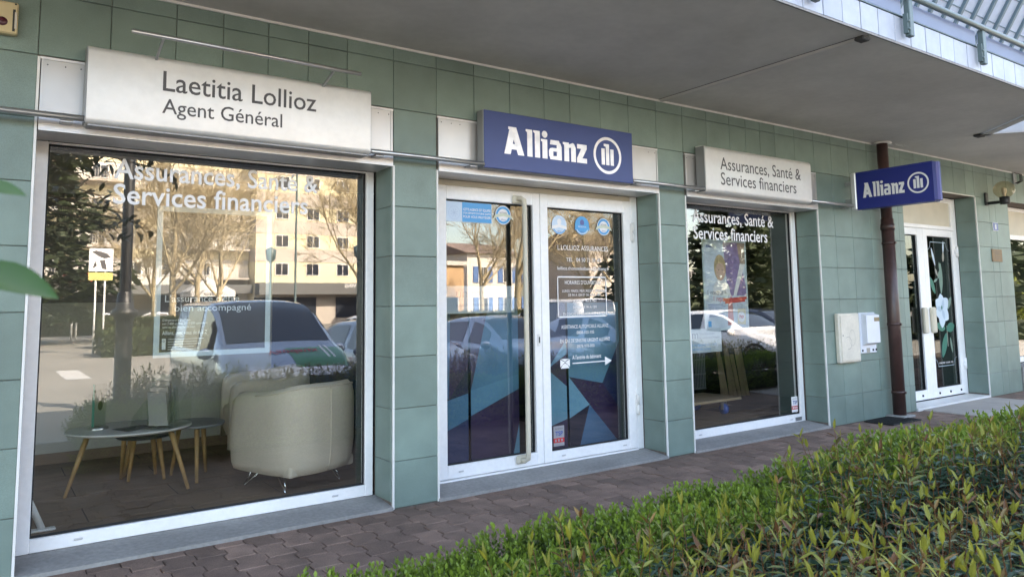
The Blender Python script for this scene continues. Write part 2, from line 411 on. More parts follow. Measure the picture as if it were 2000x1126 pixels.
for k, (_, x, y, off) in enumerate(pv):
    z = random.uniform(-.002, .002)
    if k < 290:
        o = bpy.data.objects.new('paver', meB if off else meA); col.objects.link(o); o.parent = pavement; o.location = (x, y, z)
        o.rotation_euler = (random.uniform(-.006, .006), random.uniform(-.006, .006), 0)
    else:
        vs, fs = gB if off else gA; rest.add([(a+x, b+y, c+z) for a, b, c in vs], fs)
hp = [(PW*0, 0)]
for i in range(-4, 92):               # half pavers close the row at the wall
    if i % 2:
        x = .2+(i-1)*PW; po = paver_poly(-PL/2, PL/2) ; vs, fs = paver_geo(po); rest.add([(a+x, b, c) for a, b, c in vs], fs)
        po = paver_poly(-10*PL, PL/2); vs, fs = paver_geo(po); rest.add([(a+x, b, c) for a, b, c in vs], fs)
tag(rest.build('far_pavers', M['paver'], pavement), kind='stuff')
# pale entrance path and grille by the pipe
ep = empty('entrance_path', pavement)
for i, (x0, x1) in enumerate(((9.42, 10.02), (10.03, 10.63), (10.64, 11.25))):
    for j, (y0, y1) in enumerate(((-.66, -.02), (-1.32, -.67), (-1.98, -1.33))):
        MB().box(x0, x1, y0, y1, -.03, .012, b=.006).build('slab', M['slab'], ep)

# ================================================================== the building
BLD = thing('shop_building', 'building with sage green tiled shopfronts under a grey concrete canopy', 'building')
ZT, ZSOF = 2.357, 3.225
OPEN = [(-2.6, -.22), (.195, 2.318), (2.676, 4.972), (5.335, 7.46), (9.30, 11.28), (12.34, 14.6)]    # openings in the front wall
OTOP = [ZT, ZT, ZT, ZT, 2.765, 2.765]
WT = .28
wl = MB(); x = -8.
for (a, b), t in zip(OPEN, OTOP):
    wl.box(x, a, .008, WT, -.3, ZSOF+.1); wl.box(a, b, .008, WT, t, ZSOF+.1); x = b
wl.box(x, 20, .008, WT, -.3, ZSOF+.1)
WALL = wl.build('wall', M['grout'], BLD)
# tiles: one shared mesh for each size
TZ = [-.035+.35*k for k in range(0, 10)]+[ZSOF-.006]
TZ[0] = .006
XS = [-1.2, -.86, -.52, -.167, .182, .53, .879, 1.152, 1.433, 1.698, 1.973, 2.323, 2.672, 3.002, 3.338, 3.682, 3.954, 4.293, 4.629, 4.979, 5.331, 5.674, 6.02, 6.275, 6.508, 6.758, 7.102, 7.456, 7.79, 8.142, 8.54, 8.83, 9.18, 9.31, 9.65, 10., 10.34, 10.69, 11.03, 11.285, 11.71, 11.91, 12.335, 12.68, 13.03, 13.38, 13.73, 14.08, 14.43]
XT = XS
J = .0035
tcache = {}
def tile_mesh(w_, h_):
    k = (round(w_, 3), round(h_, 3))
    if k not in tcache:
        mb = MB(); w2, h2, c = w_/2, h_/2, .003
        vs = [(-w2, .008, -h2), (w2, .008, -h2), (w2, .008, h2), (-w2, .008, h2), (-w2, -.0005, -h2), (w2, -.0005, -h2), (w2, -.0005, h2), (-w2, -.0005, h2), (-w2+c, -.003, -h2+c), (w2-c, -.003, -h2+c), (w2-c, -.003, h2-c), (-w2+c, -.003, h2-c)]
        fs = [(8, 9, 10, 11)]
        for k0 in (0, 4): fs += [(k0+i, k0+(i+1) % 4, k0+4+(i+1) % 4, k0+4+i) for i in range(4)]
        mb.add(vs, fs); tcache[k] = mb.mesh('tile', M['tile'])
    return tcache[k]
def tile(x0, x1, z0, z1, rz=0., y=0., xx=None):
    if x1-x0 < .03 or z1-z0 < .03: return
    me = tile_mesh(x1-x0-J, z1-z0-J); o = bpy.data.objects.new('tile', me); col.objects.link(o); o.parent = WALL
    o.location = ((x0+x1)/2, random.uniform(-.0012, .0006), (z0+z1)/2)
    o.rotation_euler = (random.uniform(-.0016, .0016), 0, random.uniform(-.0016, .0016))
    if rz: o.location = (xx, (x0+x1)/2, (z0+z1)/2); o.rotation_euler = (0, 0, rz)
for i in range(len(XS)-1):
    for k in range(len(TZ)-1):
        x0, x1, z0, z1 = XS[i], XS[i+1], TZ[k], TZ[k+1]; cx, cz = (x0+x1)/2, (z0+z1)/2
        if any(a < cx < b and cz < t for (a, b), t in zip(OPEN, OTOP)): continue
        if cx < 2.4 and cz > 3.2 and cx > 9: continue
        if .2 < cx < 2.31 and ZT < cz < 2.74 or 2.68 < cx < 4.97 and ZT < cz < 2.74 or 5.34 < cx < 7.45 and ZT < cz < 2.74: continue      # behind the metal panels
        if x0 > 12.33 and z0 > 3.4: continue
        tile(x0, x1, z0, z1)
for (a, b), t in list(zip(OPEN, OTOP))[1:]:       # tiles lining the jambs that face the openings
    for k in range(len(TZ)-1):
        z0, z1 = TZ[k], min(TZ[k+1], t-.004)
        if k == 0: z0 = .05
        if z1 > z0+.03 and b < 13:
            tile(.006, WT-.02, z0, z1, rz=-math.pi/2, xx=b-.004)
# white corner trims
for i, X in enumerate((.186, 2.324, 2.674, 4.981, 5.332, 7.462, 11.287)):
    zt = 2.755 if X > 9 or i == 0 else ZT-.004
    part('corner_trim', M['trim'], BLD, (X-.006, X+.007, -.011, .004, .004, zt))
part('corner_trim', M['trim'], BLD, (9.3, 11.28, -.009, .004, 2.757, 2.769))
# trim under the soffit
part('ceiling_trim', M['trim'], BLD, (-3, 14.6, -.014, .004, ZSOF-.018, ZSOF-.002))
# sills
for a, b in OPEN[1:4]:
    mb = MB(); mb.add([(a, -.022, .0), (b, -.022, .0), (b, -.022, .022), (a, -.022, .022), (b, .262, .052), (a, .262, .052), (a, .262, 0), (b, .262, 0)], [(0, 1, 2, 3), (3, 2, 4, 5), (0, 3, 5, 6), (1, 7, 4, 2)])
    mb.build('sill', M['concrete'], BLD)
part('sill', M['trim'], BLD, (9.31, 11.27, -.02, .262, .0, .035)); part('sill', M['concrete'], BLD, (12.35, 14.5, -.02, .262, 0, .35))
# metal sheets over the openings, with their turned-in undersides
for a, b in ((.198, 2.312), (2.680, 4.970), (5.340, 7.452)):
    p = empty('fascia_sheet', BLD)
    part('sheet', M['pale_panel'], p, (a, b, -.012, .006, ZT+.004, 2.742))
    part('sheet_fold', M['alu'], p, (a, b, -.024, -.013, ZT-.002, ZT+.072)); part('soffit_fold', M['alu'], p, (a, b, -.024, .262, ZT-.012, ZT-.003))
    part('edge_strip', M['alu'], p, (a-.006, b+.004, -.016, .004, 2.743, 2.756))
    part('edge_strip', M['pale_panel'], p, (b-.014, b-.001, -.018, -.0125, ZT+.075, 2.742)); part('edge_strip', M['pale_panel'], p, (a+.001, a+.012, -.018, -.0125, ZT+.075, 2.742))
    scr = MB()
    for x in (a+.03, a+.115, a+.19, b-.03, b-.11):
        for z in (2.715, ZT+.095):
            scr.lathe([(.0001, .0016), (.0038, .0014), (.0042, 0)], n=8, T=Matrix.Translation((x, -.0265 if z < 2.45 else -.0125, z-.06 if z < 2.45 else z)) @ Matrix.Rotation(R(90), 4, 'X'))
    scr.build('screws', M['ink'], p)

def window_frame(parent, x0, x1, z0, z1, y0, y1, l, r, bt, tp, m):
    """four mitred-looking bars"""
    part('frame_bar', m, parent, (x0, x0+l, y0, y1, z0, z1), b=.004); part('frame_bar', m, parent, (x1-r, x1, y0, y1, z0, z1), b=.004)
    part('frame_bar', m, parent, (x0+l-.001, x1-r+.001, y0+.0015, y1, z0, z0+bt), b=.004); part('frame_bar', m, parent, (x0+l-.001, x1-r+.001, y0+.0015, y1, z1-tp, z1), b=.004)
def gasket(parent, x0, x1, z0, z1, y, t=.009):
    mb = MB()
    for bx in ((x0, x0+t, z0, z1), (x1-t, x1, z0, z1), (x0+t, x1-t, z0, z0+t), (x0+t, x1-t, z1-t, z1)): mb.box(bx[0], bx[1], y, y+.02, bx[2], bx[3])
    mb.build('gasket', M['rubber'], parent)
def drain(parent, x, z, y):
    mb = MB(); mb.box(x-.022, x+.022, y-.006, y, z-.006, z+.006, b=.0025); mb.build('drain_cap', M['alu'], parent)
# --- large shop window
W1 = empty('shop_window', BLD)
window_frame(W1, .200, 2.298, .052, 2.343, .262, .335, .066, .058, .075, .012, M['white'])
gasket(W1, .265, 2.241, .127, 2.332, .285); part('pane', M['glass'], W1, (.272, 2.234, .298, .302, .134, 2.326))
for x in (.50, 2.02): drain(W1, x, .09, .2625)
mb = MB(); text(mb, 'Assurances, Santé &', .61, 1.885, 2.165, .118, .2965, M['letterwhite'], .012); text(mb, 'Services financiers', .61, 1.815, 2.010, .118, .2965, M['letterwhite'], .012)
mb.build('lettering', None, W1)
# --- added window to the side, beyond the picture, lets more daylight into the room
W_ADDED = empty('shop_window', BLD); window_frame(W_ADDED, -2.595, -.225, .052, 2.343, .262, .335, .06, .06, .075, .05, M['white']); part('pane', M['glass'], W_ADDED, (-2.53, -.29, .298, .302, .12, 2.29))
# --- third window
W3 = empty('shop_window', BLD)
window_frame(W3, 5.342, 7.435, .046, 2.345, .262, .335, .06, .075, .085, .012, M['white'])
gasket(W3, 5.40, 7.362, .13, 2.334, .285); part('pane', M['glass'], W3, (5.408, 7.354, .298, .302, .138, 2.328))
for x in (5.72, 7.18): drain(W3, x, .085, .2625)
mb = MB(); text(mb, 'Assurances, Santé &', 5.77, 7.085, 2.16, .125, .2965, M['letterwhite'], .012); text(mb, 'Services financiers', 5.775, 6.965, 1.99, .125, .2965, M['letterwhite'], .012)
mb.build('lettering', None, W3)
mb = MB(); rect(mb, 7.25, 7.37, .062, .1, .2605, M['galv']); text(mb, 'AXED', 7.262, 7.355, .083, .011, .2600, M['ink']); text(mb, '0450', 7.272, 7.345, .067, .009, .2600, M['ink']); mb.build('maker_plate', None, W3)
# --- entrance door
D = empty('entrance_door', BLD)
part('door_frame', M['white'], D, (2.684, 2.79, .262, .335, .052, 2.343), b=.004); part('door_frame', M['white'], D, (4.885, 4.962, .262, .335, .052, 2.343), b=.004)
part('transom', M['cream'], D, (2.79, 4.885, .275, .335, 2.302, 2.343)); part('threshold', M['white'], D, (2.79, 4.885, .25, .33, .046, .062), b=.003)
def leaf(x0, x1, gx0, gx1, gz0, gz1):
    e = D
    part('leaf_stile', M['white'], e, (x0, gx0, .258, .325, .068, 2.298), b=.004); part('leaf_stile', M['white'], e, (gx1, x1, .258, .325, .068, 2.298), b=.004)
    part('leaf_rail', M['white'], e, (gx0-.001, gx1+.001, .2595, .325, .068, gz0), b=.004); part('leaf_rail', M['white'], e, (gx0-.001, gx1+.001, .2595, .325, gz1, 2.298), b=.004)
    gasket(e, gx0, gx1, gz0, gz1, .283); part('pane', M['glassdoor'], e, (gx0+.008, gx1-.008, .298, .302, gz0+.008, gz1-.008))
leaf(2.794, 3.815, 2.905, 3.742, .165, 2.19); leaf(3.821, 4.880, 3.902, 4.785, .150, 2.185)
for x, z in ((3.02, .115), (4.02, .108), (4.72, .108)): drain(D, x, z, .2585)
mb = MB(); hx = 3.60
pts = [(hx-.03, .25, 2.225), (hx-.012, .215, 2.235), (hx, .187, 2.215), (hx, .18, 2.15), (hx, .18, .20), (hx, .187, .145), (hx-.012, .215, .125), (hx-.03, .25, .135)]
mb.tube(pts, .021, n=12); mb.box(hx-.075, hx+.03, .232, .2575, 2.19, 2.26, b=.012); mb.box(hx-.075, hx+.03, .232, .2575, .10, .17, b=.012); mb.build('pull_handle', M['cream'], D)
mb = MB(); mb.box(3.764, 3.796, .2495, .2575, 1.02, 1.12, b=.004); mb.build('lock_plate', M['trim'], D); mb = MB(); mb.box(3.774, 3.786, .2455, .249, 1.045, 1.095, b=.002); mb.build('key_cylinder', M['black'], D)
for z in (1.92, .36):
    mb = MB(); mb.tube([(4.89, .246, z), (4.89, .246, z+.088)], .013, n=10); mb.tube([(4.89, .246, z+.092), (4.89, .246, z+.18)], .013, n=10); mb.box(4.862, 4.889, .25, .2577, z+.01, z+.17); mb.build('hinge', M['trim'], D)
# printed lettering on the door glass
mb = MB(); LW = M['letterwhite']; yl = .2965; c0 = 4.325
def cen(body, wd, zb, cap, bold=.0): text(mb, body, c0-wd/2, c0+wd/2, zb, cap, yl, LW, bold)
cen('L.LOLLIOZ ASSURANCES', .585, 1.828, .042); cen('TEL : 04 50 71 31 43', .40, 1.728, .034); cen('lollioz.thononlesbains@allianz.fr', .60, 1.655, .030)
x0, x1, z0, z1 = 4.02, 4.585, 1.245, 1.60
for q in ((x0, x1, z1-.012, z1), (x0, x1, z0, z0+.012), (x0, x0+.010, z0, z1), (x1-.010, x1, z0, z1)): rect(mb, *q, yl, LW)
cen("HORAIRES D'OUVERTURE :", .44, 1.530, .033); cen('LUNDI, MARDI, MERCREDI ET VENDREDI', .50, 1.462, .023); cen('DE 9H A 13H ET DE 14H A 18H', .37, 1.427, .022); cen('JEUDI DE 14H A 18H', .27, 1.374, .022); cen('SAMEDI DE 9H A 12H', .27, 1.322, .022); cen('EN DEHORS DE CES HORAIRES SUR RDV', .49, 1.264, .023)
cen('ASSISTANCE AUTOMOBILE ALLIANZ', .54, 1.150, .030); cen('0800-103-105', .20, 1.100, .026); cen('EN CAS DE SINISTRE URGENT ALLIANZ', .57, 1.030, .030); cen('0978-978-000', .20, .982, .026)
text(mb, "A l'entrée du bâtiment", 4.17, 4.50, .885, .034, yl, LW, .006); rect(mb, 4.17, 4.55, .848, .857, yl, LW); mb.add([(4.545, yl, .815), (4.625, yl, .853), (4.545, yl, .892)], [(0, 1, 2)], LW)
e0, e1, f0, f1 = 4.035, 4.14, .815, .895
mb.add([(e0, yl, f1-.004), ((e0+e1)/2, yl, (f0+f1)/2+.012), (e0, yl, f0+.012)], [(0, 1, 2)], LW); mb.add([(e1, yl, f1-.004), (e1, yl, f0+.012), ((e0+e1)/2, yl, (f0+f1)/2+.012)], [(0, 1, 2)], LW)
mb.add([(e0+.006, yl, f1), (e1-.006, yl, f1), ((e0+e1)/2, yl, (f0+f1)/2+.018)], [(0, 1, 2)], LW); mb.add([(e0+.004, yl, f0), (e1-.004, yl, f0), (e1-.024, yl, f0+.028), ((e0+e1)/2, yl, (f0+f1)/2+.004), (e0+.024, yl, f0+.028)], [(0, 1, 2, 3, 4)], LW)
mb.build('lettering', None, D)
# --- hall door with an etched lily
HD = empty('hall_door', BLD)
for bx in ((9.32, 9.40), (11.20, 11.27)): part('door_frame', M['white'], HD, (*bx, .262, .335, .036, 2.755), b=.004)
part('transom', M['white'], HD, (9.40, 11.20, .264, .33, 2.30, 2.35), b=.003); part('transom', M['white'], HD, (9.40, 11.20, .264, .33, 2.685, 2.75), b=.003); part('transom_panel', M['cream'], HD, (9.41, 11.19, .285, .32, 2.345, 2.69))
part('transom', M['white'], HD, (11.13, 11.20, .264, .33, 2.35, 2.685), b=.003)
for (x0, x1, g0, g1) in ((9.405, 10.285, 9.50, 10.13), (10.29, 11.195, 10.40, 11.09)):
    part('leaf_stile', M['white'], HD, (x0, g0, .258, .32, .05, 2.295), b=.004); part('leaf_stile', M['white'], HD, (g1, x1, .258, .32, .05, 2.295), b=.004)
    part('leaf_rail', M['white'], HD, (g0-.001, g1+.001, .26, .32, .05, .17), b=.004); part('leaf_rail', M['white'], HD, (g0-.001, g1+.001, .26, .32, 2.20, 2.295), b=.004)
    gasket(HD, g0, g1, .17, 2.2, .28); part('pane', M['glassdark'], HD, (g0+.008, g1-.008, .296, .30, .178, 2.192)); part('inner_bar', M['galv'], HD, (g1-.07, g1-.012, .305, .33, .18, 2.19))
for x in (10.10, 10.32): mb = MB(); mb.box(x, x+.10, .205, .2575, .90, 1.24, b=.02); mb.build('pull_plate', M['cream'], HD)
for z in (1.93, .38): mb = MB(); mb.tube([(11.2, .243, z), (11.2, .243, z+.15)], .017, n=10); mb.box(11.155, 11.215, .232, .257, z+.045, z+.105, b=.004); mb.build('hinge', M['white'], HD)
stop = MB()
for x in (9.7, 10.0, 10.45, 10.75, 11.05): stop.lathe([(.0001, .012), (.014, .01), (.016, 0)], n=10, T=Matrix.Translation((x, .2585, .105)) @ Matrix.Rotation(R(90), 4, 'X'))
stop.build('drain_cap', M['black'], HD)
lily = MB(); PW_ = mat('etched_petal', (.55, .66, .74), .5); PG = mat('etched_leaf', (.03, .17, .12), .5); PG2 = mat('etched_pale_leaf', (.16, .25, .2), .5); PS = mat('etched_stem', (.3, .29, .24), .5)
def petal(cx, cz, ang, ln, wd, m, y, n=8):
    d = Vector((math.cos(R(ang)), math.sin(R(ang)))); s_ = Vector((-d.y, d.x)); L_, R_ = [], []
    for i in range(n+1):
        t = i/n; hw = wd/2*math.sin(math.pi*min(1, t*.96+.03))**.75; p = Vector((cx, cz))+d*ln*t; L_.append(p+s_*hw); R_.append(p-s_*hw)
    po = L_+R_[::-1]; lily.add([(p.x, y, p.y) for p in po], [tuple(range(len(po)))], m)
fx, fz = 10.755, 1.20; yy = .2945
for i, a in enumerate((95, 40, 140, 200, 262, 320)): petal(fx, fz, a, (.22, .23, .21, .19, .25, .21)[i], .18, PW_, yy-.0004*i)
PW2 = mat('etched_petal_shade', (.40, .52, .62), .5)
for i, a in enumerate((70, 170, 290)): petal(fx, fz, a, .15, .07, PW2, yy-.003-.0003*i)
petal(fx-.02, fz, 80, .06, .04, PG, yy-.0045)
for i, (cx, cz, a, ln, wd, m) in enumerate(((10.60, 1.42, 118, .26, .09, PG), (10.77, 1.42, 86, .42, .10, PG2), (10.80, .94, 165, .24, .12, PG), (10.84, .93, 12, .24, .13, PG), (10.83, .88, 245, .36, .13, PG), (10.90, 1.2, 52, .22, .08, PG2), (10.93, .82, 280, .22, .05, PG2), (10.70, 1.62, 60, .14, .05, PG2), (10.69, 1.62, 200, .12, .04, PG2), (10.81, 1.66, 105, .2, .06, PG2), (10.65, 1.80, 108, .26, .05, PW_), (10.90, 1.98, 82, .17, .04, PW_), (10.64, 1.76, 300, .12, .05, PS), (10.88, 1.86, 80, .14, .06, PS))):
    petal(cx, cz, a, ln, wd, m, yy+.0004+.00003*i)
rect(lily, 10.845, 10.862, .70, .98, yy+.001, PS)
GT = mat('etched_line', (.42, .52, .58), .5)
for z, s_ in ((2.12, -1), (.44, 1)):
    rect(lily, 10.55, 10.98, z, z+.008, yy, GT)
    for xx, sx in ((10.55, -1), (10.98, 1)): disc(lily, xx+sx*.11, z+s_*-.0, .106, .112, yy, GT, 10, a0=(0 if sx < 0 else R(90)) if s_ > 0 else (R(270) if sx < 0 else R(180)), a1=(R(90) if sx < 0 else R(180)) if s_ > 0 else (R(360) if sx < 0 else R(270)))
text(lily, 'PRIMEVERE  COEUR  1932', 10.57, 10.96, .475, .022, yy, M['letterwhite'], .008)
lily.build('etched_flower', None, HD)
# --- window past the hall door
W4 = empty('shop_window', BLD); window_frame(W4, 12.36, 14.55, .36, 2.755, .262, .335, .07, .07, .08, .06, M['white'])
part('transom_panel', M['cream'], W4, (12.43, 14.48, .285, .32, 2.32, 2.70)); part('transom', M['white'], W4, (12.43, 14.48, .265, .325, 2.25, 2.32)); part('pane', M['glass'], W4, (12.43, 14.48, .298, .302, .44, 2.25))

# --- canopy
CN = empty('canopy', BLD)
hole = [(9.29, -.96), (8.50, -1.83), (9.25, -1.90), (9.95, -1.68)]
def slab_poly(poly, name, m):
    mb = MB(); mb.prism(poly, ZSOF, 3.43, 'z'); return mb.build(name, m, CN, fixn=True)
slab_poly([(-5, .004), (-5, -2.02), (5.045, -2.02), (5.045, .004)], 'slab', M['soffit'])
slab_poly([(5.055, .004), (5.055, -2.02), (8.50, -2.02), (8.50, -1.83), (9.29, -.96), (9.29, -.01), (9.29, .004)], 'slab', M['soffit'])
slab_poly([(9.296, .004), (9.296, -.955), (9.95, -1.68), (9.25, -1.90), (8.504, -1.83), (8.504, -2.02), (16, -2.02), (16, .004)], 'slab', M['soffit'])
part('slab', M['soffit'], CN, (-5, 16, .01, WT, ZSOF+.01, 3.43))
mb = MB(); mb.prism([(5.05+.035*math.cos(a), ZSOF+.004-.022*math.sin(a)) for a in [math.pi*i/10 for i in range(11)]], -.02, -1.93, 'y', smooth=False); mb.build('joint_bead', M['soffit'], CN, fixn=True)
part('joint_gap', M['darkgap'], CN, (5.007, 5.014, -1.99, -.02, ZSOF-.002, ZSOF+.002))
for pts in ([(9.29, -.96), (8.50, -1.83)], [(9.29, -.96), (9.95, -1.68)]):
    (xa, ya), (xb, yb) = pts; mb = MB(); d = Vector((xb-xa, yb-ya, 0)); T = Matrix.Translation((xa, ya, ZSOF)) @ Matrix.Rotation(math.atan2(d.y, d.x), 4, 'Z')
    s_ = -1 if xb < xa else 1
    mb.box(0, d.length, *( (-.0, .085) if s_ < 0 else (-.085, .0)), -.02, -.003, T=T); mb.build('opening_edge', M['soffit'], CN)
mb = MB(); mb.box(5.0, 5.09, -2.0, -1.925, ZSOF-.03, ZSOF-.003, b=.008); mb.build('dark_stub', M['darkgap'], CN)  # dark block standing in for the dark hole at the bead's end
mb = MB(); mb.box(9.22, 9.34, -.99, -.90, ZSOF-.03, ZSOF-.004, b=.01); mb.build('dark_stub', M['darkgap'], CN)  # dark block of the same kind at the corner of the opening
fk = MB()           # paint flaking off the soffit beside the downpipe
for (fx, fy, fs_) in ((9.0, -.16, .09), (8.86, -.13, .05), (9.1, -.19, .05)): fk.add([(fx-fs_, fy, ZSOF-.002), (fx, fy-fs_*.5, ZSOF-.012), (fx+fs_, fy-.02, ZSOF-.03), (fx+fs_*.4, fy+fs_*.5, ZSOF-.004)], [(0, 1, 2, 3)])
fk.build('paint_flake', M['trim'], CN)
x = 2.86
ft = MB(); ft.box(-.11, .11, -.006, .006, -.1, .1, b=.003); fme = ft.mesh('fascia_tile', M['fascia'])
while x < 9.6:
    o = bpy.data.objects.new('fascia_tile', fme); col.objects.link(o); o.parent = CN; o.location = (x+.114+random.uniform(-.001, .001), -2.030+random.uniform(-.002, .001), 3.337); x += .228
part('fascia_bed', M['darkgap'], CN, (-5, 16, -2.0255, -2.0201, 3.23, 3.44)); part('fascia_cap', M['rail'], CN, (-5, 16, -2.042, -1.8, 3.4405, 3.449))
part('drip_edge', M['concrete'], CN, (-5, 16, -2.036, -2.021, 3.2215, 3.2345))
# upper storey: pale cladding leaning outwards, dark battens, roof above
up = MB(); A = (-.42, 3.46); B = (-1.90, 5.95)
up.prism([(.0, 3.44), (A[0], A[1]), (B[0], B[1]), (-1.9, 6.9), (8, 6.9), (8, 3.44)], -9, 13.2, 'x'); up.build('upper_wall', M['clad'], BLD, fixn=True)  # unseen height and right end shaped for the shadow on hedge and vehicles
dd = Vector((0, B[0]-A[0], B[1]-A[1])); nn = Vector((0, -dd.z, dd.y)).normalized()
bme = MB(); bme.box(-.022, .022, -.02, .02, 0, dd.length); bme = bme.mesh('batten', M['clad_rib'])
for i in range(28):
    o = bpy.data.objects.new('batten', bme); col.objects.link(o); o.parent = BLD; o.location = (5.0+i*.289, A[0]+nn.y*.015, A[1]+nn.z*.015)
    o.rotation_euler = (math.atan2(-dd.y, dd.z), 0, 0)
sm = MB()
for k in range(1, 9):
    p = Vector((0, A[0], A[1]))+dd*(k/9)+nn*.003; sm.box(4.9, 13.2, p.y-.002, p.y+.002, p.z-.006, p.z+.006)
sm.build('cladding_seams', M['clad_rib'], BLD)
# --- downpipe
DP = empty('downpipe', BLD); px, py = 8.72, -.105
mb = MB(); mb.tube([(px, py, .02), (px, py, 2.30)], .070, n=20); mb.build('pipe_length', M['pipe'], DP)
mb = MB(); mb.tube([(px, py, 2.22), (px, py, ZSOF+.02)], .062, n=20); mb.build('pipe_length', M['pipe'], DP)
for z in (2.0, 1.05, .27):
    mb = MB(); mb.tube([(px, py, z), (px, py, z+.03)], .076, n=20); mb.box(px-.012, px+.012, py-.09, py-.07, z+.002, z+.028); mb.build('bracket', M['pipe'], DP)
mb = MB(); mb.tube([(px, py, 2.17), (px, py, 2.24)], .078, n=20); mb.build('socket', M['pipe'], DP)
mb = MB(); mb.lathe([(.066, 0), (.10, -.004), (.11, -.016), (.066, -.02)], n=20, T=Matrix.Translation((px, py, ZSOF))); mb.build('collar', M['trim'], DP)
mb = MB(); mb.box(px-.13, px+.13, py-.12, .0, .001, .03, b=.01); mb.build('base_block', M['concrete'], DP)

# ================================================================== balcony railing
RL = thing('balcony_railing', 'grey green metal balcony railing with ribbed pale panels above the canopy edge', 'railing', (0, -2.06, 3.45))
mb = MB(); mb.tube([(-4, -.04, .135), (15, -.04, .135)], .024, n=12); mb.build('rail', M['rail'], RL)
pm = MB(); pm.box(-.028, .028, -.022, .022, -.17, .12, b=.005); pm = pm.mesh('post', M['rail'])
bt_ = MB(); bt_.box(-.05, -.028, -.012, .02, -.15, .0); 
for z in (-.12, -.06): bt_.lathe([(.0001, .012), (.009, .011), (.01, 0)], n=8, T=Matrix.Translation((-.04, -.012, z)) @ Matrix.Rotation(R(90), 4, 'X'))
btm = bt_.mesh('bolt_plate', M['rail'])
for i in range(-3, 8):
    X = 4.30+i*1.195; o = bpy.data.objects.new('post', pm); col.objects.link(o); o.parent = RL; o.location = (X, -.02, 0)
    q = bpy.data.objects.new('bolt_plate', btm); col.objects.link(q); q.parent = o
    rb = MB(); n = 72; zz = []
    for k in range(n+1):
        xx = .035+1.12*k/n; zz.append((xx, .036 if k % 2 else .014))
    vs = [(a, b, z) for z in (0.004, .12) for a, b in zz]; rb.add(vs, [(k, k+1, n+2+k, n+1+k) for k in range(n)])
    rb.build('ribbed_panel', M['ribbed'], RL, loc=(X, 0, 0))

# ================================================================== signs
def rounded_profile(y0, y1, z0, z1, r, n=6):     # front edges rounded (y0 is the front)
    pts = [(y1, z0)]
    for i in range(n+1): a = R(270-90*i/n); pts.append((y0+r+r*math.cos(a), z0+r+r*math.sin(a)))
    for i in range(n+1): a = R(180-90*i/n); pts.append((y0+r+r*math.cos(a), z1-r+r*math.sin(a)))
    pts.append((y1, z1)); return pts
def smooth_box(name, prof, x0, x1, m, parent):
    mb = MB(); mb.prism(prof, x0, x1, 'x'); o = mb.build(name, m, parent, fixn=True)
    for p in o.data.polygons: p.use_smooth = len(p.vertices) == 4
    o.data.set_sharp_from_angle(angle=R(38)); return o
S1 = thing('sign_box', 'long silver sign box with dark lettering under a lamp bar above the large window', 'sign', (0, 0, 0), group='silver sign boxes')
smooth_box('case', rounded_profile(-.14, -.026, 2.386, 2.826, .035), .409, 2.088, M['sign_alu'], S1)
part('end_cap', M['sidegrey'], S1, (.404, .4085, -.134, -.03, 2.392, 2.82)); part('end_cap', M['sidegrey'], S1, (2.0885, 2.093, -.134, -.03, 2.392, 2.82))
mb = MB(); text(mb, 'Laetitia Lollioz', .79, 1.705, 2.625, .115, -.1415, M['ink'], .006); text(mb, 'Agent Général', .79, 1.485, 2.493, .085, -.1415, M['ink'], .005); mb.build('lettering', None, S1)
mb = MB(); mb.box(.42, 2.07, -.13, -.03, 2.376, 2.3855); mb.build('drip_lip', M['sidegrey'], S1)
S2 = thing('sign_box', 'blue sign box with silvery lettering and ring emblem above the entrance door', 'sign')
part('case', M['sidegrey'], S2, (3.012, 4.556, -.112, -.026, 2.383, 2.834), b=.004); part('face', M['blue'], S2, (3.016, 4.552, -.122, -.1125, 2.387, 2.830), b=.003)
mb = MB(); wordmark(mb, 3.195, 4.025, 2.51, .215, -.1236, M['foil']); emblem(mb, 4.258, 2.602, .158, -.1236, M['foil']); mb.build('lettering', None, S2)
S3 = thing('sign_box', 'silver sign box with two lines of dark lettering above the narrower window', 'sign', group='silver sign boxes')
smooth_box('case', rounded_profile(-.14, -.026, 2.380, 2.830, .045), 5.478, 7.168, M['sign_alu'], S3)
part('end_cap', M['sidegrey'], S3, (5.473, 5.4775, -.13, -.03, 2.39, 2.82)); part('end_cap', M['sidegrey'], S3, (7.1685, 7.173, -.13, -.03, 2.39, 2.82))
mb = MB(); text(mb, 'Assurances, Santé &', 5.69, 6.98, 2.615, .118, -.1415, M['ink'], .003); text(mb, 'Services financiers', 5.69, 6.89, 2.468, .118, -.1415, M['ink'], .003); mb.build('lettering', None, S3)
S4 = thing('blade_sign', 'glossy blue sign standing out from the wall in front of the brown downpipe', 'sign')
prof = []
for i in range(9): a = R(90+180*i/8); prof.append((8.055+.055*math.sin(a)*1.0, 0)) if False else None
bl = MB(); pr_ = [(8.0, -.16), (8.0, -1.0), (8.012, -1.03), (8.04, -1.045), (8.075, -1.045), (8.105, -1.03), (8.115, -1.0), (8.115, -.16)]
bl.prism(pr_, 2.372, 2.772, 'z'); bl.build('case', M['sideblue'], S4, fixn=True)
part('wall_profile', M['alu'], S4, (7.992, 8.122, -.159, -.095, 2.36, 2.784), b=.012)
part('edge_profile', M['sideblue'], S4, (7.997, 8.118, -1.0, -.161, 2.7725, 2.782)); part('edge_profile', M['sideblue'], S4, (7.997, 8.118, -1.0, -.161, 2.362, 2.3715))
part('wall_arm', M['galv'], S4, (8.04, 8.075, -.095, .004, 2.45, 2.50), (8.04, 8.075, -.095, .004, 2.65, 2.70))
